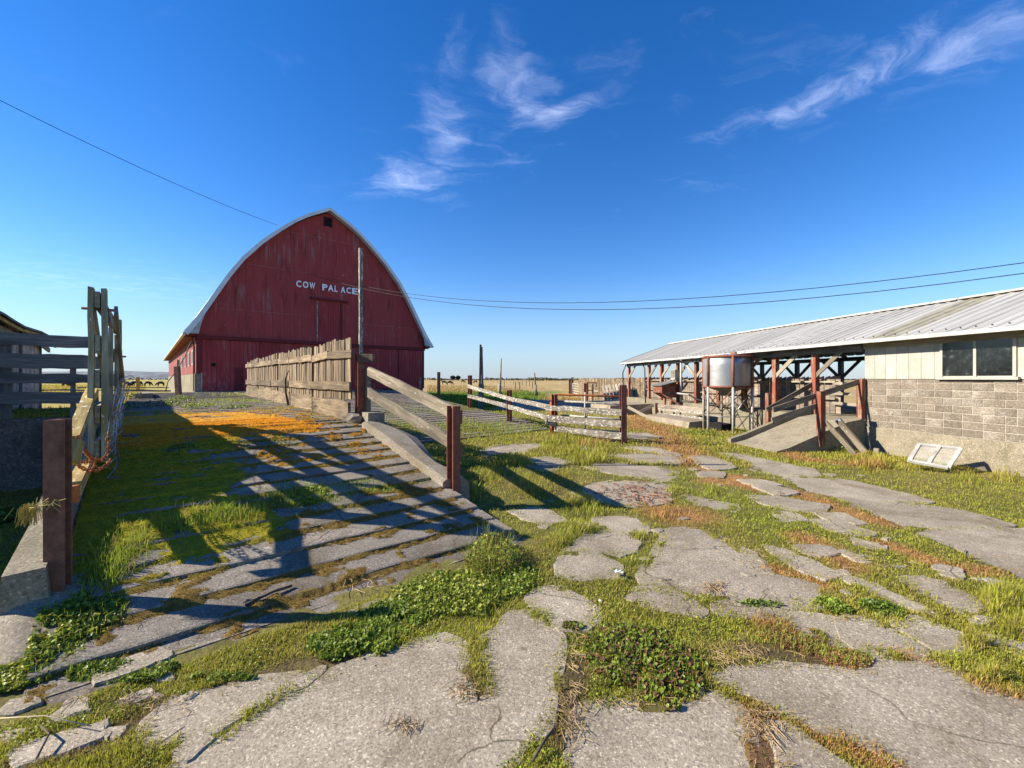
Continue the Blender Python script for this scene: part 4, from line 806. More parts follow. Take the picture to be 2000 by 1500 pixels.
# red feeder box on a leg
fd = thing('feeder_box', B(9.5, -.75, FLOOR), 'small red wooden feed box with a slanting grey lid in front of the shed posts', 'feed box')
rprism('box_body', [(-1.15, 1.22), (-1.15, 1.56), (-.4, 1.72), (-.4, .98), (-.75, .98)], 9.15, 10.05, RED_POST, fd); lid = plank('lid', B(9.6, -1.24, 1.57), B(9.6, -.34, 1.79), 1.06, .03, SILVER, fd, up=B(1, 0) - B(0, 0)); plank('leg', B(9.3, -.6, .3), B(9.3, -.6, 1.0), .12, .1, RED_POST, fd); plank('strut', B(9.3, -1.1, 1.2), B(8.9, -.3, .6), .07, .05, RED_POST, fd); plank('leg', B(9.9, -.6, .3), B(9.9, -.6, 1.0), .12, .1, RED_POST, fd)
# low concrete trough, platform and old board fence before the bays
o = rprism('concrete_trough', [(-2.0, -.3), (-1.9, .16), (-1.15, .22), (-1.1, -.3)], 5.6, 9.2, CON_CURB, None); tag(o, 'low weathered concrete trough on the grass just left of the feed tank legs', 'trough')
o = box('dark_hole_block', (4.6, -1.2, -.3), (5.4, -.75, .17), BLACK, None, B, .02); tag(o, 'solid black block for the dark hole in the low concrete behind the feed tank legs', 'block')  # black colour stands in for the shade inside the hole
o = rprism('concrete_platform', [(-2.6, -.3), (-2.55, .42), (-.14, .5), (-.14, -.3)], 12.2, 16.8, CON_CURB, None); tag(o, 'raised concrete platform with weedy edge at the far end of the shed', 'platform')
tf = thing('trough_fence', G(1284, 815), 'low fence of three broken boards on a short red post before the shed', 'fence')
p0, p1 = G(1283, 818), V(1371, 835, 18.2); p1.z = -.05
hbeam('post', p0, .78, .13, RUST_R, tf); plank('post', p0 + Vector((.25, .1, -.1)), p0 + Vector((.25, .1, .5)), .1, .1, WOOD_PALE, tf)
for z, t_, m_ in ((.66, .16, WOOD_SHED), (.50, .13, WOOD_WHITE), (.24, .17, WOOD_WHITE)): plank('board', p0 + Vector((.02, -.08, z)), p1 + Vector((0, -.08, z)), t_, .04, m_, tf, seg=6, j=.012)
for (a_, b_, lab) in (((1226, 795), (1273, 819), 'longer pale board lying down the slope beside the rust dark gate post'), ((1243, 808), (1277, 791), 'shorter pale board crossing under the longer one in the grass by the platform')):
    o = plank('board', V(*a_, 22.5), V(*b_, 21.5 if a_[0] < 1230 else 22.4), .16, .04, WOOD_PALE, None); tag(o, lab, 'board', 'loose pale boards by the gate post')
#PART4
# ================================================================== PLANK FENCE beside the ramp
pf = thing('plank_fence', W(9.06, N1, 1), 'weathered upright picket fence on rusty steel posts along the right edge of the barn ramp', 'fence')
PA = [9.06, 11.93, 14.34, 16.85, 19.26, 21.98]
for i, a in enumerate(PA):
    z = float(zramp(a)); hbeam('post', W(a, N1 + .04, z - .1), (2.43 if i == 0 else 2.25) - z + .1, .17, RUST_R, pf, rad(40.4))
for i in range(5):
    a0, a1 = PA[i] + .06, PA[i + 1] - .04; zt0, zt1 = 2.80 - .02 * i, 2.76 - .02 * i; a = a0 + .06; sag = random.uniform(-.03, .03)
    while a < a1 - .05:
        w = random.uniform(.15, .24); t = (a - a0) / (a1 - a0); zt = zt0 + (zt1 - zt0) * t + random.uniform(-.03, .03) + sag + .02 * math.sin(a * 2); l = random.gauss(0, .012)
        if i == 2 and abs(t - .62) < .04: a += w; continue
        plank('picket', W(a + w / 2, N1 - .10, 1.42 + random.uniform(-.04, .04)), W(a + w / 2 + l, N1 - .10 + random.gauss(0, .008), zt), w - random.uniform(.025, .065), .03, WOOD_PICK, pf, up=W(1, 0) - W(0, 0), seg=4, j=.006); a += w
    d0, d1 = random.uniform(-.03, .03), random.uniform(-.03, .03); mid = (a0 + a1) / 2 + random.uniform(-.2, .2)
    plank('rail', W(a0 - .1, N1 - .15, 2.46 + d0), W(mid, N1 - .15, 2.45 + d1), .17, .045, WOOD_PICK, pf, j=.008); plank('rail', W(mid, N1 - .155, 2.46 + d1), W(a1 + .06, N1 - .15, 2.44 + d0), .16, .045, WOOD_PICK, pf, j=.008)
    plank('rail', W(a0 - .02, N1 - .15, 1.74 + d1 * .5), W(a1 + .02, N1 - .15, 1.75 + d0 * .5), .19, .05, WOOD_PICK, pf, j=.008)
    z = float(zramp(a0)); plank('kickboard', W(a0 - .04, N1 - .13 - .05 * (i == 0), z + .22), W(a1, N1 - .13, float(zramp(a1)) + .18), .40, .05, WOOD_PICK, pf, seg=5, j=.012)
plank('stub_post', W(8.93, N1 + .16, 1.1), W(8.93, N1 + .16, 2.13), .09, .09, WOOD_GREY, pf, up=W(1, 0) - W(0, 0)); plank('rail_end', W(9.02, N1 + .02, 2.34), W(8.78, N1 + .22, 2.34), .17, .1, WOOD_PICK, pf)
tube('bent_branch', [W(14.2, N1 - .2, 1.1), W(14.3, N1 - .25, 1.5), W(14.36, N1 - .24, 1.9), W(14.2, N1 - .2, 2.15)], .035, BARK, pf, r1=.02)
# two rails that slope down to the single steel post
rf = thing('sloping_rail_fence', W(5.35, N1 + .05, .3), 'two lichen-spotted rails sloping down from the picket fence to a brown steel post', 'fence')
pm = W(5.35, N1 + .02, .1); hbeam('post', pm, 1.40, .13, RUST_R, rf, rad(40.4), d=.17)
plank('rail', W(8.86, N1 + .13, 2.07), W(5.42, N1 + .12, 1.37), .20, .05, WOOD_GREY, rf, seg=7); plank('rail', W(8.86, N1 + .13, 1.62), W(5.42, N1 + .12, .90), .20, .05, WOOD_GREY, rf, seg=7)
for z in (1.33, .86): box('bracket', (5.31, N1 + .08, z - .1), (5.42, N1 + .15, z + .1), RUST, rf, W)
o = plank('tall_pole', W(9.25, N1 + .13, 1.0), W(9.2, N1 + .10, 4.74), .07, .07, WOOD_WHITE, None, up=W(1, 0) - W(0, 0), seg=7); tag(o, 'tall thin square wooden pole with white sunlit edge rising behind the picket fence end', 'pole')  # sun on the pole edge is put into the whitish wood colour
# ================================================================== LEFT GATE, its post, chain, rails
gt = thing('wooden_gate', W(6.94, -.45, .9), 'tall lichen-covered board gate seen almost edge-on at the left of the ramp', 'gate')
g0, g1, gn = 6.90, 10.45, -.46
for z in (2.83, 2.31, 1.90, 1.49, 1.08): plank('board', W(g0 + .01, gn, z), W(g1, gn, z - .03), .20, .045, WOOD_GATE, gt, seg=5, j=.008)
for a in (g0 + .08, g1 - .1):
    for sd in (-1, 1): plank('stile', W(a, gn + sd * .055, .93), W(a, gn + sd * .055, 2.96), .17, .05, WOOD_GATE, gt, up=W(1, 0) - W(0, 0), seg=6, j=.006)
for a in (8.1, 9.3): plank('batten', W(a, gn + .055, .95), W(a, gn + .055, 2.6), .14, .045, WOOD_GATE, gt, up=W(1, 0) - W(0, 0))
plank('diagonal', W(g0 + .2, gn - .055, 2.75), W(g1 - .2, gn - .055, 1.1), .16, .04, WOOD_GATE, gt); plank('diagonal', W(8.1, gn + .1, 2.85), W(g1 - .1, gn + .1, 1.9), .15, .04, WOOD_GATE, gt)
for a, z in ((g0 + .08, 2.72), (g1 - .1, 2.3)): tube('bolt', [W(a, gn - .14, z), W(a, gn + .14, z)], .018, RUST, gt, 6)
bm = bmesh.new()
for k in range(15):
    a = 7.15 + k * .19; bo = lambda z, k=k: .12 + .06 * math.sin(k * .7) + .05 * math.sin(z * 4)
    btube(bm, [W(a, gn + bo(z), z) for z in np.linspace(float(zramp(a)) + .06, 1.85 + .05 * math.sin(k), 6)], .0045, 3)
for k in range(8): btube(bm, [W(a, gn + .12 + .06 * math.sin((a - 7.15) / .19 * .7) + .05 * math.sin(4 * (1. + k * .12)), float(zramp(a)) + .08 + k * .125) for a in np.linspace(7.1, 9.85, 9)], .0045, 3)
bm_obj('wire_mesh', bm, SILVER, gt, W(8, gn, 1))
hp = thing('steel_post', W(4.88, -.60, .2), 'thick rusty brown steel beam post standing on a concrete lump at the far left', 'post')
hbeam('beam', W(4.88, -.55, .22), 1.36, .125, RUST, hp, rad(22), d=.11, tf=.013)
bx = V(146, 965, 3.5); box('bracket', tuple(bx - Vector((.02, .03, .07))), tuple(bx + Vector((.012, .03, .07))), RUST_O, hp)
bm = bmesh.new()
for k in range(60):
    c = W(4.88, -.55, 0); x = random.uniform(-.10, .11); p = c + Vector((x, -.11 + random.uniform(-.02, .01), .94 + x * .25 + random.gauss(0, .012))); btube(bm, [p, p + Vector((random.uniform(-.04, .06), random.uniform(-.02, .02), random.gauss(0, .03)))], .0025, 3)
for k in range(80):
    c = W(4.88, -.55, 0) + Vector((-.14, -.08, .92)); p = c + Vector((random.gauss(0, .025), random.gauss(0, .02), random.uniform(-.02, .02))); btube(bm, [p, p + Vector((random.gauss(-.01, .02), random.gauss(0, .02), -random.uniform(.05, .16)))], .0025, 3)
o = bm_obj('straw_tie', bm, plain('dry_straw', (.42, .34, .10), .8), None, W(4.88, -.7, .9)); tag(o, 'twist of dry yellow straw tied round the thick rusty post', 'straw')
o = plank('timber_rail', V(141, 862, 3.95), V(181, 762, 5.3), .10, .10, WOOD_YEL, None, seg=5, j=.006); tag(o, 'square lichen-yellow timber rail rising from the rusty post to the gate', 'timber rail')
o2 = plank('timber_block', V(136, 905, 3.85), V(146, 862, 3.95), .11, .11, WOOD_YEL, None, seg=2); tag(o2, 'short yellow timber butt hanging beside the rusty post below the rail', 'timber')
o = plank('lower_timber', V(143, 955, 3.9), V(208, 838, 7.0), .12, .10, WOOD_YEL, None, seg=5, j=.006); tag(o, 'low pale timber running along the concrete kerb behind the rusty post', 'timber rail')
def link(p0, p1, k, parent):
    d = (p1 - p0); x = d.normalized(); u = Vector((0, 0, 1)) if k % 2 else Vector((C40, S40, 0)); y = (u - x * u.dot(x)).normalized(); c = (p0 + p1) / 2; L = d.length * .66
    tube('link', [c + x * L * math.cos(t) + y * L * .55 * math.sin(t) for t in np.linspace(0, 2 * math.pi, 11)], .0065, RUST_O, parent, 4)
ch = thing('chain', V(185, 915, 4.1), 'rusty orange chain looped between the gate foot and the timber rail', 'chain')
def chainrun(pts, n):
    P = [V(*p) for p in pts]; seg = [(b - a).length for a, b in zip(P, P[1:])]; T = sum(seg); pos = []
    for k in range(n + 1):
        t = T * k / n; i = 0
        while i < len(seg) - 1 and t > seg[i]: t -= seg[i]; i += 1
        pos.append(P[i].lerp(P[i + 1], t / seg[i]))
    for k in range(n): link(pos[k], pos[k + 1], k, ch)
chainrun([(152, 852, 3.95), (158, 868, 3.98), (162, 876, 4.05), (170, 885, 4.2), (178, 897, 4.4), (190, 899, 4.6), (205, 897, 4.7), (212, 880, 4.75), (211, 845, 4.8)], 24)
chainrun([(150, 905, 4.0), (158, 913, 4.1), (170, 918, 4.2), (186, 920, 4.3), (200, 914, 4.5), (212, 905, 4.6), (216, 898, 4.7)], 16); chainrun([(150, 903, 4.0), (184, 902, 4.35), (186, 920, 4.3)], 9)
# dark board fence on the retaining wall
bf = thing('board_fence', W(10.95, -1.6, 1.22), 'dark grey four-board fence on top of the sunken alley wall at far left', 'fence')
bd0, bd1 = -2.55, -.72
for z, w, sg in ((2.59, .205, 0), (2.22, .25, 0), (1.92, .17, 0), (1.58, .21, 0)): plank('board', W(11.06, bd0, z), W(11.0, bd1, z - .02), w, .045, WOOD_DARK, bf, seg=9, j=.01)
for n_, z0, z1 in ((-1.86, 1.2, 2.62), (-1.06, 1.2, 2.3), (-2.5, 1.2, 2.7)): plank('post', W(11.12, n_, z0), W(11.12, n_, z1), .12 if n_ < -1.5 else .07, .09, WOOD_DARK, bf, up=W(0, 1) - W(0, 0))
# old plank shed along the alley, mostly out of the frame to the left
oshed = thing('plank_shed', W(14, -2.7, 0), 'old grey plank shed with a sagging tawny eave behind the dark board fence', 'shed')
SN, SE_A, SA0 = -2.68, 20.2, 9.6
a = 15.6
while a < SE_A - .05: w = random.uniform(.2, .3); box('wall_plank', (a, SN - .03, 0), (min(a + w - .012, SE_A), SN + random.uniform(0, .015), 3.2), SHED_WALL, oshed, W); a += w
box('side_wall', (10.3, SN - .03, 0), (13.2, SN, 3.2), WOOD_SHED, oshed, W); box('end_wall', (SE_A - .05, -8, 0), (SE_A, SN - .04, 3.2), WOOD_SHED, oshed, W); box('rear_wall', (SA0, -8.1, 0), (SE_A - .06, -8, 3.2), WOOD_SHED, oshed, W); box('inner_wall', (13.3, -4.2, 0), (15.7, -4.1, 3.4), BLACK, oshed, W)  # inner wall coloured black for the darkness behind the open bay
for a in (SA0 + .2, 10.3, 13.25, 14.0, 14.7, 15.5, 17.4, SE_A - .06): box('post', (a - .06, SN - .05, 0), (a + .06, SN + .05, 3.25), WOOD_DARK, oshed, W)
box('door_panel', (13.4, SN - .05, 0), (15.5, SN - .01, 1.75), WOOD_DARK, oshed, W)
for k, (dz, th, n1, m_) in enumerate(((0, .05, -2.30, WOOD_DARK), (-.06, .07, -2.36, WOOD_YEL), (-.15, .14, -2.50, WOOD_PALE))):
    bm = bmesh.new(); aa = np.linspace(SA0, SE_A + .45, 12); sg = [.05 * math.sin(x * 1.1) - .04 * max(0, x - 17) for x in aa]
    n0_, z0_ = (-4.5, 3.95) if k == 0 else (n1 - .05, 3.24)
    T = [[bm.verts.new(W(x, n_, z_ + dz + s_ + e)) for x, s_ in zip(aa, sg)] for n_, z_, e in ((n1, 3.24, 0), (n0_, z0_, 0), (n1, 3.24, -th), (n0_, z0_, -th))]
    for i in range(len(aa) - 1):
        for A, Bq in ((0, 1), (3, 2), (2, 0), (1, 3)): bm.faces.new((T[A][i], T[A][i + 1], T[Bq][i + 1], T[Bq][i]))
    for i in (0, -1): bm.faces.new((T[0][i], T[1][i], T[3][i], T[2][i]))
    bm_obj('roof' if k == 0 else 'eave_board', bm, m_, oshed, W(SE_A, SN, 3.3))
box('rear_roof', (SA0, -4.52, 3.85), (SE_A + .45, -4.48, 3.94), WOOD_DARK, oshed, W)
bm = bmesh.new(); vs = [bm.verts.new(W(a, n, z)) for a, n, z in ((SA0, -4.5, 3.93), (SE_A + .45, -4.5, 3.93), (SE_A + .45, -8.4, 3.1), (SA0, -8.4, 3.1))]; bm.faces.new(vs); bm_obj('rear_roof', bm, WOOD_DARK, oshed, W(10, -7, 4))
# ================================================================== RIGHT FENCES AND GATE
rl = thing('rail_fence', G(995, 825), 'red-brown steel posts with two peeling rails going down the right ramp edge', 'fence')
F1, F2, F3 = G(918, 797), G(995, 824), G(1083, 850)
def top_h(py0, d): return EYE - (py0 - HOR) / FPX * d
for p, ty in ((F1, 733), (F2, 762), (F3, 770)): hbeam('post', p, top_h(ty, p.y) - p.z, .15, RUST_R, rl, rad(40))
for ya, yb, h in ((754, 799, .17), (773, 822, .17)):
    a_, b_ = V(914, ya, F1.y - .12), V(1090, yb, F3.y - .12); m_ = V(996, (755 + 24 if ya == 754 else 795), F2.y - .12); plank('rail', a_, m_, h, .045, WOOD_WHITE, rl, seg=5, j=.008); plank('rail', m_ + (a_ - m_).normalized() * .1, b_, h, .045, WOOD_WHITE, rl, seg=5, j=.008)
bp = thing('board_panel_fence', G(1217, 866), 'three white peeling boards between the end of the rail fence and a dark rusty post', 'fence')
F4 = G(1217, 866); hbeam('post', F4, top_h(752, F4.y) - F4.z, .17, RUST_R, bp, rad(12), d=.14)
for x0, ya, yb, h in ((1066, 796, 805, .17), (1065, 817, 829, .20), (1083, 837, 852, .19)): plank('board', V(x0, ya, F3.y - .2), V(1214, yb, F4.y - .05), h, .045, WOOD_WHITE, bp, seg=7, j=.012)
plank('board', V(1067, 823, F3.y - .26), V(1088, 829, F3.y - .24), .2, .045, WOOD_WHITE, bp)
tg = thing('tube_gate', G(1080, 848), 'round-cornered tubular gate, rusty and white, behind the peeling white boards', 'gate'); gd0, gd1 = F3.y + .12, F4.y + .35
tube('frame', [V(1076, 848, gd0), V(1076, 785, gd0), V(1077, 777, gd0), V(1081, 772, gd0), V(1088, 770.5, gd0), V(1214, 774.5, gd1)], .035, RUST_O, tg, 7)
for x0, ya, yb, m_ in ((1088, 783, 790, WOOD_WHITE), (1097, 811, 819, WHITE), (1076, 808, 808.4, RUST_O), (1076, 835, 843, WHITE)): tube('bar', [V(x0, ya, gd0), V(1214 if x0 != 1076 or ya > 820 else 1084, yb, gd1 if x0 != 1076 or ya > 820 else gd0)], .03, m_, tg, 6)
tube('upright', [V(1143, 766, gd0 - .7), V(1142, 838, gd0 - .7)], .03, WHITE, tg, 6)
# corral pieces beyond
tp = thing('twin_posts', G(1115, 772), 'pair of dark weathered gateposts just left of the white field gate', 'gatepost')
for x in (1113, 1118): p = V(x, 772, 48); hbeam('post', (p.x, p.y, -.1), 1.95, .22, RUST, tp)
fg = thing('field_gate', V(1130, 771, 44), 'small white tubular field gate standing ajar far beyond the tube gate', 'gate')
for k in range(5): tube('bar', [V(1119, 749 + 4.6 * k, 47), V(1140, 752 + 5.1 * k, 41)], .04, WHITE, fg, 5)
tube('stile', [V(1119, 748, 47), V(1119, 769, 47)], .05, WHITE, fg, 5); tube('stile', [V(1140, 751, 41), V(1140, 774, 41)], .05, WHITE, fg, 5)
co = thing('corral_panel', V(1180, 780, 36), 'rusty square-tube corral panel in front of the far plank fence', 'corral panel')
for x, y0 in ((1147, 747), (1158, 750), (1171, 749), (1186, 748)): plank('post', V(x, 783, 36), V(x, y0, 36), .11, .1, RUST_R, co, up=(1, 0, 0))
plank('rail', V(1146, 747.5, 36), V(1202, 749, 35.5), .1, .1, RUST_R, co); plank('rail', V(1147, 762, 36), V(1180, 764, 35.9), .08, .06, RUST_R, co); plank('rail', V(1160, 763, 35.8), V(1182, 766, 35), .16, .04, WOOD_PALE, co)
for x in (1142, 1144.5): hbeam('post', (V(x, 772, 38).x, 38, -.1), 1.6, .13, RUST, co)
lp = thing('picket_panel', V(1210, 788, 30), 'old picket panel propped askew against the rusty corral by the shed', 'picket panel')
for k in range(9): x = 1178 + k * 6.5; plank('picket', V(x + 8 + random.uniform(-1, 1), 789 - .3 * k, 31 - .32 * k), V(x - 1, 752 - .7 * k + random.uniform(-1.5, 1.5), 32 - .32 * k), .19, .03, WOOD_PALE, lp, up=(.62, -.78, 0), j=.012)
plank('rail', V(1178, 760, 32), V(1236, 755, 29.4), .1, .05, WOOD_PICK, lp); plank('rail', V(1184, 779, 31.3), V(1242, 775, 28.7), .1, .05, WOOD_PICK, lp)
fp = thing('far_plank_fence', B(22, 1.1), 'long grey plank fence running on from the far end of the cow shed', 'fence')
pickets(15.6, 29, 1.1, -.1, 1.95, .27, WOOD_PICK, fp, .0)
for z in (.6, 1.5): plank('rail', B(15.6, 1.16, z), B(29, 1.16, z), .1, .05, WOOD_PICK, fp)
# poles and field posts
sp = thing('split_pole', (V(940, 800, 27).x, 27, 0), 'tall dark split pole of two timbers meeting in a point behind the rail fence', 'pole')
b0, tp_ = V(940, 800, 27), V(939.3, 673, 27)
plank('timber', Vector((b0.x - .10, 27, -.1)), tp_ + Vector((-.02, 0, 0)), .12, .12, RUST, sp, up=(0, 1, 0), seg=6); plank('timber', Vector((b0.x + .12, 27.02, -.1)), tp_ + Vector((.04, .02, -.15)), .12, .12, WOOD_DARK, sp, up=(0, 1, 0), seg=6); plank('base_timber', Vector((b0.x, 26.98, -.1)), Vector((b0.x, 26.98, 1.6)), .34, .1, WOOD_DARK, sp, up=(1, 0, 0))
for (bx_, by_, tx_, ty_, d_, r_, lab) in ((976.5, 772, 979, 700, 50, .14, 'second tallest bare grey pole leaning slightly in the field, past the split pole'), (1047, 773, 1044, 728, 48, .13, 'shorter leaning grey pole with bracing stubs beside the field track')):
    t = thing('leaning_pole', V(bx_, by_, d_), lab, 'pole', 'bare poles in the field'); tube('shaft', [V(bx_, by_, d_), V((bx_ + tx_) / 2, (by_ + ty_) / 2, d_), V(tx_, ty_, d_)], r_, WOOD_GREY, t, 7, r1=.06)
    tube('stub', [V(bx_ - 1, by_ + 1, d_ - .3), V(bx_ - .5, by_ - 22, d_ - .3)], .22 if bx_ < 1000 else .12, WOOD_PALE, t, 6); tube('stub', [V(bx_ + 4, by_, d_ - .2), V(bx_ - 1, by_ - 16, d_)], .08, WOOD_DARK, t, 5)
p = V(857, 772, 26); o = hbeam('dark_post', (p.x, p.y, float(gz(p.x, p.y)) - .05), top_h(725, 26) - float(gz(p.x, p.y)), .17, RUST); tag(o, 'dark steel post standing alone just right of the barn corner', 'post')
p = G(349, 771); o = plank('leaning_post', p - Vector((0, 0, .1)), V(345.5, 716, p.y + .1), .2, .17, RUST, None, up=(1, 0, 0)); tag(o, 'dark leaning timber post in front of the barn side wall', 'post')
fpost = [(1003, 747.5), (1012, 748), (1020, 749), (1028, 750), (1034, 751), (1040, 754), (1007, 757), (1015, 758), (985, 752), (978, 757), (270, 741)]
first = None
for k, (x, y) in enumerate(fpost[:-1]):
    yb = y + 6; d_ = EYE * FPX / (yb - HOR - 2.5)
    if first is None: first = plank('fence_post', V(x, yb, d_), V(x, yb, d_) + Vector((0, 0, 1.5)), .13, .13, WOOD_DARK, None, up=(1, 0, 0), seg=2); o = first
    else: o = first.copy(); COL.objects.link(o); m_ = first.matrix_basis.copy(); m_.translation = V(x, yb, d_); o.matrix_basis = m_
    o.location.z = -.15; tag(o, 'thin dark fence post of the line along the field track', 'fence post', 'fence posts along the field track')
# field fences on the left
lf = thing('field_fence', V(268, 757, 55), 'low dark rail fence with a stout post in the yellow field left of the barn', 'fence')
plank('post', V(269.5, 762, 52), V(269.5, 736.5, 52), .26, .24, WOOD_YEL, lf, up=(1, 0, 0)); plank('rail', V(150, 757, 52), V(335, 757.5, 54), .12, .08, WOOD_DARK, lf, seg=8, j=.04); plank('rail', V(60, 761.5, 48), V(345, 763, 50), .22, .1, WOOD_DARK, lf, seg=8, j=.05)
tube('hoop', [V(243, 760, 51), V(243, 733, 51), V(250, 731, 51), V(258, 735, 51), V(268, 744, 51)], .035, RUST, lf, 5); plank('picket', V(267, 780, 40), V(267, 768, 40), .08, .08, WOOD_DARK, lf, up=(1, 0, 0))
# ================================================================== CATTLE
def cow_mesh(graze):
    me = bpy.data.meshes.new('cow'); h = .18 if graze else 1.45
    vs = [(0, 0, 1.05), (.55, 0, 1.08), (-.6, 0, 1.08), (.85, 0, 1.18 if not graze else .95), (1.15, 0, h + .1 if not graze else .45), (1.45, 0, h - .12 if not graze else .15), (-.78, 0, 1.0), (-.85, 0, .55)]
    ed = [(0, 1), (0, 2), (1, 3), (3, 4), (4, 5), (2, 6), (6, 7)]; rr = [.36, .34, .33, .22, .17, .09, .07, .03]
    for x, y in ((.55, .2), (.55, -.2), (-.6, .2), (-.6, -.2)):
        b = len(vs); at = 1 if x > 0 else 2; vs += [(x, y, .75), (x + (.03 if x > 0 else -.08), y, .4), (x, y, .02)]; ed += [(at, b), (b, b + 1), (b + 1, b + 2)]; rr += [.15, .085, .06]
    me.from_pydata(vs, ed, []); o = bpy.data.objects.new('tmp', me); COL.objects.link(o); sk = o.modifiers.new('s', 'SKIN'); sk.use_smooth_shade = True
    for v, r in zip(me.skin_vertices[0].data, rr): v.radius = (r, r)
    me.skin_vertices[0].data[0].use_root = True; o.modifiers.new('d', 'SUBSURF').levels = 1
    res = bpy.data.meshes.new_from_object(o.evaluated_get(bpy.context.evaluated_depsgraph_get())); bpy.data.objects.remove(o); res.name = 'cow'; return res
CM = [cow_mesh(True), cow_mesh(False)]
for m_ in CM: m_.materials.clear(); m_.materials.append(COWM)
CATTLE = [(868, 751, 1, 3.1, 'black cow at the left of the close pair beyond the barn corner'), (878, 752, 0, .2, 'black cow at the right of the close pair, overlapping its neighbour'), (904, 748, 0, .3, 'tiny distant cow midway between the black pair and the split pole'), (929, 748.5, 0, 2.8, 'tiny distant cow just left of the split pole'),
          (248, 754.5, 0, 0.1, 'dark cow nearest the gate in the yellow field herd'), (257, 754.5, 0, 3.0, 'dark cow touching the one behind in the yellow field herd'), (263, 753.5, 0, .3, 'cow just left of the stout post in the yellow field'), (273.5, 754, 0, 2.9, 'cow just right of the stout post in the yellow field'), (288, 754, 0, .2, 'lone grazing cow between the stout post and the barn'), (314, 754.5, 0, 3.4, 'grazing cow closest to the barn side wall'), (128, 756, 0, 0, 'dark cow seen between the boards of the dark fence')]
for x, y, k, rz, lab in CATTLE:
    d_ = EYE * FPX / (y - HOR); p = V(x, y, d_); o = put('cow', CM[k], None, Matrix.Translation((p.x, p.y, -.04)) @ Matrix.Rotation(rz, 4, 'Z') @ Matrix.Scale(.95, 4)); tag(o, lab, 'cow', 'black cattle by the barn' if x > 500 else 'cattle in the yellow field')
# ================================================================== OVERHEAD WIRES
def wire(name, p0, p1, sag, r, mat, lab, n=24, split=None):
    P = []
    for k in range(n + 1): t = k / n; q_ = p0.lerp(p1, t); q_.z -= sag * 4 * t * (1 - t); P.append(q_)
    o = tube(name, P, r, mat, None, 4); tag(o, lab, 'wire'); return o
wire('overhead_wire', W(29.3, 6.0, 11.35), V(-500, -60, 9), .35, .012, CABLE, 'single dark overhead wire from the barn roof to the upper left')
o = wire('overhead_wire', W(29.35, 7.72, 8.68), V(2600, 440, 9), 2.05, .012, CABLE, 'lower of the two overhead wires from the barn front to the right'); o['group'] = 'paired overhead wires'
o = wire('overhead_wire', W(29.35, 9.02, 8.58), V(2600, 420, 9), 1.75, .012, CABLE, 'upper of the two overhead wires from the barn front to the right'); o['group'] = 'paired overhead wires'
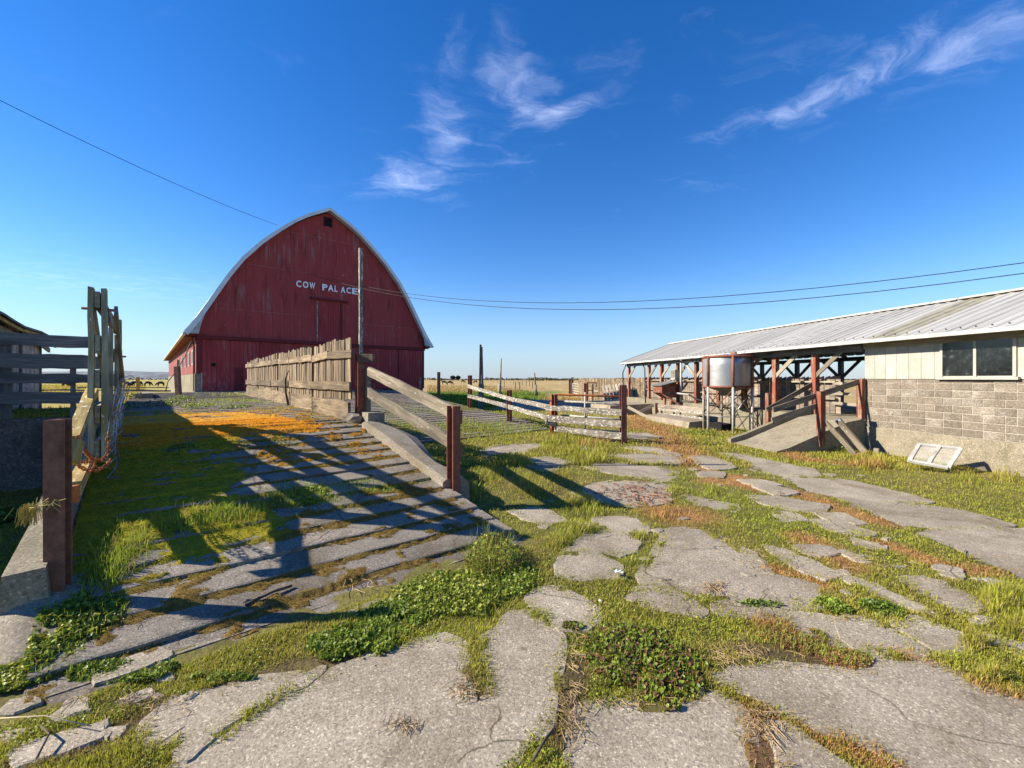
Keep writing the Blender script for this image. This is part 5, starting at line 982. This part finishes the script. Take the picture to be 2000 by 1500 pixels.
#PART5
# ================================================================== MOSS on the ramp
def zsurf(a):
    k = np.clip(np.searchsorted([s[0] for s in STR], a) - 1, 0, len(STR) - 1); A0 = np.array([s[0] for s in STR])[k]; A1 = np.array([s[1] for s in STR])[k]
    t = np.clip((a - A0) / (A1 - A0), 0, 1); lip = np.where(A0 < 9.5, LIP, .012); return (zramp(A0) + lip) * (1 - t) + zramp(A1) * t, t
def moss():
    st = .024; aa = np.arange(3.7, 14.0, st); nn_ = np.arange(N0 + .06, N1 - .14, st); A, Nn = np.meshgrid(aa, nn_, indexing='ij'); zs, t = zsurf(A)
    f1 = fbm(A * 1.3, Nn * 1.1, 50, 5); f2 = fbm(A * 5, Nn * 4, 60, 4); f3 = fbm(A * 22, Nn * 22, 70, 3)
    left = np.clip((1.15 - Nn + (f1 - .5) * 1.6) / .5, 0, 1) * np.clip((A - 4.6) / .7, 0, 1) * np.clip((9.1 - A) / .8, 0, 1)
    groove = np.clip((t - .62) / .3, 0, 1) * np.clip((f1 - .30) * 5, 0, 1) * (A < 9.3)
    orange = np.clip((A - 8.25 - (f1 - .5) * .8) / .5, 0, 1) * np.clip((12.9 - A) / .4, 0, 1) * np.clip((2.75 - Nn + (f1 - .5) * 1.2 - .12 * (A - 9)) / .4, 0, 1) * np.clip((f1 + f2 - .55) * 3, 0, 1)
    patch = np.clip((f2 + f1 * .6 - .86) * 5, 0, 1) * (A < 6.5)
    foot = np.clip((5.0 - A) / .6, 0, 1) * np.clip((1.0 - Nn) / 1.0, 0, 1) * np.clip((f2 + f1 - .98) * 5, 0, 1)
    lichen = np.clip((f2 + .5 * f3 - .78) * 6, 0, 1) * np.clip((A - 6.4) / .8, 0, 1) * .8
    m = np.maximum.reduce([left * np.clip((f2 + .5 * f1 - .42) * 4, 0, 1), groove, orange, patch, foot, lichen]) ; f4 = fbm(A * 55, Nn * 55, 75, 2); m = m - .55 * (1 - f3) - .25 * f4
    z = zs + np.clip(m, -.2, 1) * .026 - .004 + ((f3 - .5) * .016 + (f4 - .5) * .012) * (m > .15)
    P = np.stack([C40 * Nn - S40 * A, S40 * Nn + C40 * A, z], -1)
    g = np.array([.34, .30, .016]); gold = np.array([.28, .18, .018]); org = np.array([.64, .30, .018]); brn = np.array([.21, .135, .028]); w = lambda k: np.clip(k, 0, 1)[..., None]
    c = brn + (gold - brn) * w((f1 - .35) * 2.5) * w((A - 5.0) / 2.); c = c + (g - c) * w(left * 1.4 * (.55 + f2)); c = c + (org - c) * w(orange * 1.2 + lichen * .5); c = c * (.7 + .6 * f3[..., None])
    idx = np.arange(m.size).reshape(m.shape); mk = m > .06; keep = mk[:-1, :-1].astype(int) + mk[1:, :-1] + mk[:-1, 1:] + mk[1:, 1:] >= 2
    q = np.stack([idx[:-1, :-1], idx[:-1, 1:], idx[1:, 1:], idx[1:, :-1]], -1)[keep]; us, inv = np.unique(q, return_inverse=True)
    ok = np.flatnonzero((m > .12).ravel() & (A < 10.5).ravel()); k = RNG.choice(ok, 110000); pp = P.reshape(-1, 3)[k] + np.concatenate([RNG.normal(0, .011, (len(k), 2)), np.full((len(k), 1), -.002)], 1)
    global FUZZ; FUZZ = (pp, c.reshape(-1, 3)[k] * (.75 + .7 * RNG.random((len(k), 1))))
    npmesh('moss', P.reshape(-1, 3)[us], inv.ravel(), np.arange(len(q)) * 4, c.reshape(-1, 3)[us], MOSSM, 'stuff', True)
moss()
# ================================================================== GRASS
def blades(x, y, z, h, w, cols, lean=.55):
    n = len(x); th = RNG.random(n) * 2 * np.pi; le = np.abs(RNG.normal(0, lean, n)) * h; d = np.stack([np.cos(th), np.sin(th), 0 * th], 1); s = np.stack([-np.sin(th + RNG.normal(0, .6, n)), np.cos(th), 0 * th], 1)
    b = np.stack([x, y, z], 1); hh = (h / np.sqrt(1 + (le / h) ** 2))[:, None]; up = np.array([[0, 0, 1.]]); le = le[:, None]; w = w[:, None] / 2
    v = np.stack([b - s * w, b + s * w, b + d * le * .3 + up * hh * .6 - s * w * .75, b + d * le * .3 + up * hh * .6 + s * w * .75, b + d * le + up * hh], 1)
    o = np.arange(n)[:, None] * 5; lo = np.concatenate([o + np.array([0, 1, 3, 2]), o + np.array([2, 3, 4])], 1)
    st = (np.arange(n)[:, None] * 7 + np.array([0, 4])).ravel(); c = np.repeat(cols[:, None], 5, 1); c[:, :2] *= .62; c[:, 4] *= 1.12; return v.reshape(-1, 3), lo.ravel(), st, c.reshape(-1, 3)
def grass_obj(name, sets, mat=GRASS):
    V_, L_, S_, C_, ov, ol = [], [], [], [], 0, 0
    for v, l, s, c in sets: V_.append(v); L_.append(l + ov); S_.append(s + ol); C_.append(c); ov += len(v); ol += len(l)
    return npmesh(name, np.concatenate(V_), np.concatenate(L_), np.concatenate(S_), np.concatenate(C_), mat)
def gcol(x, y, n, wet=None):
    f = fbm(x * .9, y * .9, 3)[:, None]; g2 = fbm(x * 2.3, y * 2.3, 14)[:, None]; base = np.array([.31, .37, .028]) * (1 - f) + np.array([.40, .33, .06]) * f
    base = base * (.65 + .7 * g2); r = RNG.random((n, 1)); base = np.where(r < .14, np.array([.40, .30, .12]), base)
    d = zonemask(x, y, DRY)[:, None] * (RNG.random((n, 1)) < .8); base = base * (1 - d) + np.array([.46, .255, .095]) * d * (.6 + .8 * RNG.random((n, 1)))
    b = zonemask(x, y, BROWN)[:, None] * (RNG.random((n, 1)) < .75); base = base * (1 - b) + np.array([.26, .17, .08]) * b
    return np.clip(base * (1 + RNG.normal(0, .18, (n, 1))), .004, 1)
def yard_ok(x, y):
    a, n = AN(x, y); s, r = SR(x, y); jx = np.minimum(.10, .026 * y); x = x + RNG.normal(0, 1, x.shape) * jx * .55; y = y + RNG.normal(0, 1, x.shape) * jx * .55; onramp = (n > N0 - .25) & (n < N1 + .06) & (a > 3.6); alley = (n >= N1) & (a > 11.3) & (n < N2); sh = (r > -.06) & (s < 15.5); lo = (s > -.02) & (s < 1.86) & (r > -2.95) & (r < .1)
    return ~(onramp | inside(x, y, LANE) | alley | sh | lo | on_slab(x, y))
TUFTS = [(1130, 1040, 55, .10), (1150, 985, 60, .12), (1290, 1010, 30, .09), (1310, 960, 25, .09), (1270, 940, 20, .08), (1040, 950, 60, .11), (950, 930, 50, .12), (920, 960, 40, .11), (1100, 930, 40, .09), (1230, 1100, 25, .07), (1960, 1170, 60, .16), (1900, 1260, 45, .11), (1990, 1230, 40, .15), (1940, 1320, 40, .08), (1160, 905, 40, .10), (1150, 880, 60, .1), (1100, 865, 60, .1), (1210, 1140, 40, .06), (1090, 1060, 40, .1), (1390, 960, 25, .1), (1245, 1050, 20, .08), (1000, 905, 50, .08), (1965, 920, 30, .16), (1890, 930, 40, .1), (1700, 900, 50, .1), (1340, 900, 20, .07)]
def scatter(n, xr, yr, zf, hk, wk, ok, dens, colf, lean=.55, zoff=-.006):
    px = RNG.uniform(*xr, n); py = RNG.uniform(*yr, n); d = (EYE + .0) * FPX / (py - HOR); x = (px - 1000) / FPX * d; y = d
    x = x + RNG.normal(0, .012, n) * d * .2; m = ok(x, y) & (RNG.random(n) < dens(x, y)); x, y, px, py, d = x[m], y[m], px[m], py[m], d[m]; k = len(x)
    h = np.full(k, .027); 
    for tx, ty, tr, th in TUFTS: h = np.maximum(h, th * np.clip(1.15 - np.hypot((px - tx) / tr, (py - ty) / (tr * .55)), 0, 1))
    cl = fbm(x * 5, y * 5, 77, 3); h = (h * (.55 + cl * .9)) * hk(d) * (.5 + RNG.random(k)); w = wk(d) * (.7 + .6 * RNG.random(k))
    return blades(x, y, zf(x, y) + soilz(x, y) + zoff, np.maximum(h, .008), w, colf(x, y, k), lean)
dens0 = lambda x, y: np.clip(.45 + 1.1 * fbm(x * 1.7, y * 1.7, 21) - .75 * zonemask(x, y, BROWN) - .25 * zonemask(x, y, DRY), .1, 1)
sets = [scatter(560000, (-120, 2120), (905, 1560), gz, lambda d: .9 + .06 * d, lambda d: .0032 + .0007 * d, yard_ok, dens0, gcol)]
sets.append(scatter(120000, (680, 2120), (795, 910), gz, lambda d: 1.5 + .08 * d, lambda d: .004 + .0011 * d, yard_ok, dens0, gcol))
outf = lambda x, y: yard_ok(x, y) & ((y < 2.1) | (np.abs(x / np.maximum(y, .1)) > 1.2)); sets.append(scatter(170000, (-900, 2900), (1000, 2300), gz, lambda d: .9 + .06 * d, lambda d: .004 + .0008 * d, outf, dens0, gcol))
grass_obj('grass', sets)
def clover():                                  # low round leaves in the turf
    n = 90000; px = RNG.uniform(-60, 2060, n); py = RNG.uniform(900, 1540, n); d = EYE * FPX / (py - HOR); x = (px - 1000) / FPX * d; y = d
    m = yard_ok(x, y) & (fbm(x * 1.4, y * 1.4, 120) > .50) & (zonemask(x, y, DRY) < .3) & (zonemask(x, y, BROWN) < .3); x, y, d = x[m], y[m], d[m]; k = len(x)
    z = soilz(x, y) + gz(x, y) + RNG.random(k) * .022; leafo = leaves_np(np.stack([x, y, z], 1), .0045 + .0011 * d, vary(k, (.25, .31, .035), .3), 1.2); leafobj('clover', [leafo], LEAF)
clover()
pp, cc = FUZZ; kk = len(pp); grass_obj('moss_tips', [blades(pp[:, 0], pp[:, 1], pp[:, 2], .006 + .016 * RNG.random(kk), .0022 + .0007 * pp[:, 1], cc, .7)])
# grass rows in the cracks of the ramp
def ramp_grass():
    out = []
    for px, py, rx, ry, n, h in ((430, 1010, 70, 14, 1500, .17), (335, 1035, 90, 12, 900, .14), (560, 975, 60, 14, 900, .12), (600, 965, 50, 14, 1200, .10), (720, 955, 70, 14, 1600, .09), (640, 985, 80, 12, 800, .08), (240, 1075, 60, 25, 900, .16), (210, 1120, 40, 30, 1400, .17), (500, 1040, 70, 12, 700, .06), (430, 1100, 40, 6, 300, .06), (930, 830, 80, 12, 1500, .12), (1000, 840, 50, 10, 900, .12), (880, 800, 50, 8, 400, .08), (800, 800, 60, 10, 700, .07), (790, 835, 60, 15, 1200, .09), (640, 815, 60, 5, 300, .06), (540, 800, 60, 6, 300, .08), (760, 815, 30, 5, 300, .06), (450, 783, 60, 3, 700, .10), (560, 786, 60, 4, 700, .08), (400, 792, 70, 4, 600, .1), (480, 772, 60, 2, 500, .12), (300, 806, 60, 4, 500, .08), (650, 806, 40, 5, 500, .06), (850, 925, 30, 15, 300, .09)):
        P = [G(px + RNG.normal(0, rx * .5), py + RNG.normal(0, ry * .5)) for _ in range(60)]; x = np.array([p.x for p in P]); y = np.array([p.y for p in P]); k = RNG.integers(0, 60, n)
        d = y.mean(); x = x[k] + RNG.normal(0, .015 * d, n); y = y[k] + RNG.normal(0, .02 * d, n); z = gz(x, y) - .02; r = RNG.random((n, 1)); c = np.array([.27, .36, .035]) * (.6 + .8 * RNG.random((n, 1))); c = np.where(r < .2, np.array([.36, .27, .1]), c)
        out.append(blades(x, y, z, h * (.3 + .8 * RNG.random(n)) * (.8 + .03 * d), np.full(n, .0035 + .0009 * d), c, .6))
    grass_obj('ramp_grass', out)
ramp_grass()
def lane_grass():                              # turf creeping over the ribbed alley
    n = 60000; a = RNG.uniform(11.2, 20, n); q = RNG.uniform(N1 + .2, N2 - .1, n); x = C40 * q - S40 * a; y = S40 * q + C40 * a
    f = fbm(x * .55, y * .55, 140); m = RNG.random(n) < np.clip((f - .40 - .02 * (a - 11)) * 4, 0, 1) * np.clip(1.5 - (a - 11) / 7, .12, 1); x, y, a = x[m], y[m], a[m]; k = len(x)
    c = np.where(RNG.random((k, 1)) < .3, np.array([.34, .22, .05]), np.array([.27, .33, .03])) * (.6 + .7 * RNG.random((k, 1))); grass_obj('lane_grass', [blades(x, y, gz(x, y), .07 * (.4 + RNG.random(k)), np.full(k, .016), c, .8)])
lane_grass()
# taller tawny pasture beyond the yard
def pasture():
    out = []
    for n, yr, xr, h, ok in ((60000, (753, 796), (835, 1262), .30, lambda x, y: ~inside(x, y, LANE) & (y > 18) & (SR(x, y)[1] < .9) & (AN(x, y)[1] > N2)), (16000, (752, 800), (240, 345), .3, lambda x, y: (y > 24) & (AN(x, y)[1] < N0)), (14000, (752, 770), (-60, 180), .3, lambda x, y: y > 40)):
        px = RNG.uniform(*xr, n); py = RNG.uniform(*yr, n); d = EYE * FPX / (py - HOR); x = (px - 1000) / FPX * d; y = d; m = ok(x, y); x, y, d = x[m], y[m], d[m]; k = len(x)
        c = soilcol(x, y) * (.55 + .9 * RNG.random((k, 1))) * 1.15; hh = h * (.35 + fbm(x * .5, y * .3, 91)) * (.5 + RNG.random(k)); out.append(blades(x, y, np.full(k, -.06), hh, .004 + .0012 * d, c, .4))
    grass_obj('pasture_grass', out)
pasture()
def turf():
    out = []
    n = 9000; a = RNG.uniform(11.3, 24, n); nn_ = RNG.uniform(-7, N0, n); k = RNG.random(n) < np.clip(1.4 - (a - 11.3) / 10, .2, 1); a, nn_ = a[k], nn_[k]; x = C40 * nn_ - S40 * a; y = S40 * nn_ + C40 * a
    c = np.array([.11, .15, .02]) * (.5 + RNG.random((len(a), 1))); out.append(blades(x, y, np.interp(a, [11.3, 17, 24, 27], [1.16, 1.1, .35, 0]) - .02, .10 * (.4 + RNG.random(len(a))), np.full(len(a), .014), c, .6))
    n = 9000; a = RNG.uniform(5, 10.9, n); nn_ = RNG.uniform(-6, N0 - .2, n); x = C40 * nn_ - S40 * a; y = S40 * nn_ + C40 * a; c = np.array([.10, .15, .02]) * (.5 + RNG.random((n, 1)))
    f = fbm(x * 1.5, y * 1.5, 5) > .42; out.append(blades(x[f], y[f], 0 * x[f] - .04, .10 * (.4 + RNG.random(f.sum())), np.full(f.sum(), .009), c[f], .7)); grass_obj('alley_grass', out)
turf()
# ================================================================== BROAD-LEAVED WEEDS, each patch its own
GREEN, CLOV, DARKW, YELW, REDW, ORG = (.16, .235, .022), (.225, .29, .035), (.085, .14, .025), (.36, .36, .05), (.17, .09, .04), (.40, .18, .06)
PATCH = [ # px, py, rx, ry, height, leaf, count, colours, label
 ((1255, 1285, 128, 82, .11, .017, 3400, (GREEN, CLOV, GREEN, REDW, (.24, .11, .06))), 'round mallow patch with reddish stems on the slabs at lower centre'),
 ((690, 1252, 100, 42, .10, .019, 1700, (CLOV, GREEN)), 'leafy clover mat along the ramp foot at its lower left end'),
 ((770, 1205, 80, 42, .09, .018, 1300, (CLOV, GREEN)), 'leafy clover mat in the middle of the weed strip on the ramp foot'),
 ((880, 1160, 130, 55, .11, .017, 2800, (CLOV, CLOV, YELW)), 'wide pale clover mat at the upper end of the ramp foot strip'),
 ((965, 1092, 62, 45, .30, .015, 1700, (CLOV, YELW, REDW)), 'tallest bushy weed with small pale flower heads at the ramp corner'),
 ((1000, 1130, 60, 40, .14, .016, 900, (GREEN, CLOV)), 'low green weed just right of the tallest bushy one'),
 ((130, 1215, 105, 50, .13, .020, 2200, (GREEN, YELW, GREEN)), 'dock weeds with yellowing leaves round the foot of the rusty post'),
 ((60, 1290, 90, 50, .09, .018, 1500, (CLOV, YELW)), 'low bright weeds at the left edge below the rusty post'),
 ((240, 1320, 130, 26, .05, .014, 1300, (CLOV, GREEN)), 'thin clover strip along the lower left of the ramp foot'),
 ((420, 1325, 90, 14, .05, .013, 600, (GREEN, CLOV)), 'sparse clover clump between ramp foot and the big front slab'),
 ((1632, 1186, 36, 20, .07, .018, 420, (GREEN, CLOV)), 'small bright green mallow on the slab joints at right'),
 ((1722, 1190, 42, 20, .06, .018, 480, (GREEN, DARKW)), 'dark green mallow with larger leaves beside the small bright one'),
 ((1560, 1250, 80, 34, .03, .007, 3600, (ORG, (.38, .22, .10), REDW, (.24, .20, .05))), 'dry orange knotweed curling across the slab at lower right'),
 ((1650, 1285, 60, 20, .03, .007, 1800, (ORG, (.38, .22, .10))), 'tapering tail end of the dry orange knotweed mat'),
 ((1375, 847, 30, 7, .15, .045, 260, (DARKW, GREEN)), 'dark broad-leaved weed before the concrete trough'),
 ((1642, 882, 26, 12, .20, .045, 300, (GREEN, CLOV)), 'leafy weed growing beside the leaning planks'),
 ((1460, 844, 18, 7, .14, .04, 180, (DARKW, GREEN)), 'small dark weed at the foot of the front tank legs'),
 ((975, 800, 30, 8, .22, .05, 350, (CLOV, GREEN)), 'bright leafy clump beside the second red-brown rail post'),
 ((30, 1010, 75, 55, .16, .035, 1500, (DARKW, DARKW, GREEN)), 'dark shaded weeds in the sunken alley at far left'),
 ((360, 783, 22, 9, .30, .035, 420, (CLOV, YELW, GREEN)), 'bright bush on the deck edge below the leaning timber post'),
 ((385, 797, 24, 8, .22, .03, 400, (CLOV, GREEN)), 'pale green weed just in front of the deck edge bush'),
 ((460, 797, 28, 5, .16, .03, 350, (GREEN, DARKW)), 'low weed alone on the orange moss before the small barn doorway'),
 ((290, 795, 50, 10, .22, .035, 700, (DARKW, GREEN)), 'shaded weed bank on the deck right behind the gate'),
 ((270, 778, 26, 7, .35, .04, 420, (DARKW,)), 'dark shrubby weed beyond the gate by the low concrete curb'),
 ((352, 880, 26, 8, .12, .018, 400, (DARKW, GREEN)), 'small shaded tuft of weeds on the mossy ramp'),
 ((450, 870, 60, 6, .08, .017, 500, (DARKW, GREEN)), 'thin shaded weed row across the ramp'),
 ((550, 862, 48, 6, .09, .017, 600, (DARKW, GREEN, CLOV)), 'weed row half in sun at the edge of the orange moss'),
 ((605, 970, 45, 14, .12, .017, 700, (GREEN, CLOV, YELW)), 'sunlit weed tuft in the ramp joint at mid ramp'),
 ((1400, 1250, 1, 1, .02, .01, 4, (GREEN,)), None),
 ((1310, 1382, 22, 10, .05, .014, 90, (CLOV, REDW)), 'tiny mallow seedling on the slab in front of the round patch'),
 ((1120, 1225, 24, 10, .04, .014, 120, (GREEN, REDW)), 'small creeping mallow on the slab left of the round patch'),
 ((300, 1130, 1, 1, .02, .01, 4, (GREEN,)), None),
 ((1480, 1180, 50, 8, .04, .012, 200, (GREEN, DARKW)), 'thin dark weeds in the joint below the largest slab'),
 ((620, 805, 14, 10, .35, .02, 220, (REDW, (.3, .2, .09))), 'dry brown weed leaning on the picket fence kickboard'),
 ((1085, 870, 20, 6, .12, .025, 200, (DARKW, GREEN)), 'dark weed at the foot of the rail fence end post'),
]
WG = []
for (px, py, rx, ry, h, lf_, n, cs), lab in PATCH:
    if lab is None: continue
    if py > 950 and n > 300: n = int(n * 1.7); lf_ *= .8
    c = G(px, py); d = c.y; sx = rx / FPX * d; sy = ry * d * d / (FPX * max(.4, EYE - c.z)); sy = min(sy, sx * 1.6 + .1)
    t = RNG.random(n) * 2 * np.pi; r = np.sqrt(RNG.random(n)) * (1 + .45 * (RNG.random(n) < .18) * RNG.random(n)); x = c.x + np.cos(t) * r * sx; y = c.y + np.sin(t) * r * sy
    den = fbm(x * 7 / max(.5, d * .25), y * 7 / max(.5, d * .25), int(px), 3); edge = np.clip((1.1 - r) * 2.2, .1, 1); k = den * edge * (.4 + 1.2 * fbm(x * 2.6 / max(.5, d * .25), y * 2.6 / max(.5, d * .25), int(py), 3)) > .20 + .14 * RNG.random(n); x, y, r, den = x[k], y[k], r[k], den[k]; n = len(x)
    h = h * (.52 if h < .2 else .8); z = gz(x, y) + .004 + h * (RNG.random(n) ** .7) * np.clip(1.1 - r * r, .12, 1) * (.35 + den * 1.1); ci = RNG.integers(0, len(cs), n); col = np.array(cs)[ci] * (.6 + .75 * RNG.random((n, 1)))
    if py > 850:
        q = RNG.random(n) < .16; kq = int(q.sum()); WG.append(blades(x[q], y[q], gz(x[q], y[q]), (h * .9 + .03) * (.5 + RNG.random(kq)), np.full(kq, .0022 + .0007 * d), np.array([.30, .36, .05]) * (.5 + .8 * RNG.random((kq, 1))), .5))
    o = leafobj('weed_patch', [leaves_np(np.stack([x, y, z], 1), lf_ * (.8 + .1 * d * (d < 6)) * (.55 + .75 * RNG.random(n)), col, .7)], LEAF); tag(o, lab, 'weeds')
grass_obj('weed_stems', WG)
# dried stems and chips
def sticks(name, spots, mat, lab, cat):
    bm = bmesh.new()
    for px, py, rx, ry, n, L, r in spots:
        for _ in range(n):
            p = G(px + random.gauss(0, rx * .5), py + random.gauss(0, ry * .5)); t = random.uniform(0, 6.28); l = L * random.uniform(.4, 1.2); q_ = p + Vector((math.cos(t) * l, math.sin(t) * l, random.uniform(.0, .25) * l)); m_ = (p + q_) / 2 + Vector((random.gauss(0, l * .12), random.gauss(0, l * .12), random.uniform(0, l * .1)))
            btube(bm, [p + Vector((0, 0, .008)), m_ + Vector((0, 0, .008)), q_ + Vector((0, 0, .008))], r, 3)
    o = bm_obj(name, bm, mat); tag(o, lab, cat, kind='stuff'); return o
sticks('dry_stems', [(1120, 1290, 16, 60, 60, .10, .0018), (1120, 1400, 20, 50, 60, .10, .0018), (1440, 1280, 60, 20, 120, .11, .0016), (1395, 1150, 30, 12, 90, .09, .002), (1495, 1420, 30, 40, 70, .1, .0018), (700, 1140, 40, 25, 35, .18, .0025), (900, 1350, 20, 25, 40, .08, .0018), (790, 1420, 30, 10, 60, .05, .0016), (250, 1370, 120, 25, 90, .09, .0016), (330, 1230, 120, 60, 90, .05, .0015), (620, 1050, 60, 15, 40, .1, .002), (1240, 1370, 100, 10, 40, .08, .0015), (620, 800, 14, 12, 50, .35, .005), (1500, 1090, 120, 30, 90, .09, .002), (1700, 1100, 120, 40, 80, .1, .002)], plain('dry_stem_tan', (.36, .25, .13), .85, amt=.4), 'loose dry stems and straw scattered over slabs and grass', 'dry stems')
sticks('wood_chips', [(1235, 960, 75, 20, 150, .09, .008), (1270, 975, 50, 15, 60, .1, .008)], plain('reddish_bark_chips', (.24, .13, .085), .9, amt=.5), 'reddish bark chips strewn on the slab beside the grass at centre right', 'wood chips')
for (p, q_, r, lab, m_) in (((-40, 1418), (178, 1432), .0032, 'long pale straw stalk lying at the lower left corner', 'a'), ((80, 1432), (72, 1495), .005, 'short green-brown twig under the pale stalk at lower left', 'b'), ((478, 1190), (570, 1152), .012, 'thin grey stick lying in the ramp joint', 'b'), ((1080, 1440), (1040, 1500), .008, 'curved dark twig at the edge of the front slab', 'b')):
    a_, b_ = G(*p), G(*q_); m3 = (a_ + b_) / 2 + Vector((.02, .03, .03)); o = tube('twig', [a_ + Vector((0, 0, .035)), m3 + Vector((0, 0, .02)), b_ + Vector((0, 0, .035))], r, plain('pale_stalk', (.5, .4, .26), .8) if m_ == 'a' else BARK, None, 5); tag(o, lab, 'twig')
c = G(1206, 1126); bm = bmesh.new(); g_ = [[bm.verts.new(c + Vector((-.05 + .025 * i, -.03 + .02 * j, .045 + random.uniform(-.012, .018)))) for j in range(4)] for i in range(5)]
for i in range(4):
    for j in range(3): bm.faces.new((g_[i][j], g_[i + 1][j], g_[i + 1][j + 1], g_[i][j + 1]))
o = bm_obj('litter_wrapper', bm, plain('white_green_wrapper', (.62, .72, .6), .4, nscale=30, amt=.5), None, c); tag(o, 'crumpled white and green wrapper lying in the grass at centre', 'wrapper')
def rock(p, r, lab, mat=CON_CURB):
    bm = bmesh.new(); bmesh.ops.create_icosphere(bm, subdivisions=2, radius=r)
    for v in bm.verts: v.co *= 1 + random.uniform(-.16, .16); v.co.z *= .6
    o = bm_obj('stone', bm, mat); o.matrix_basis = Matrix.Translation(p); tag(o, lab, 'stone')
rock(G(690, 823) + Vector((0, 0, .05)), .22, 'flat concrete lump at the foot of the picket fence end post'); rock(G(1173, 1174), .02, 'small white stone in the grass below the wrapper', WHITE); rock(G(650, 808) + Vector((-.1, 0, .06)), .16, 'broken grey concrete chunk on the mossy deck before the picket fence')
for x, y in ((395, 787), (430, 788), (462, 786)): pass
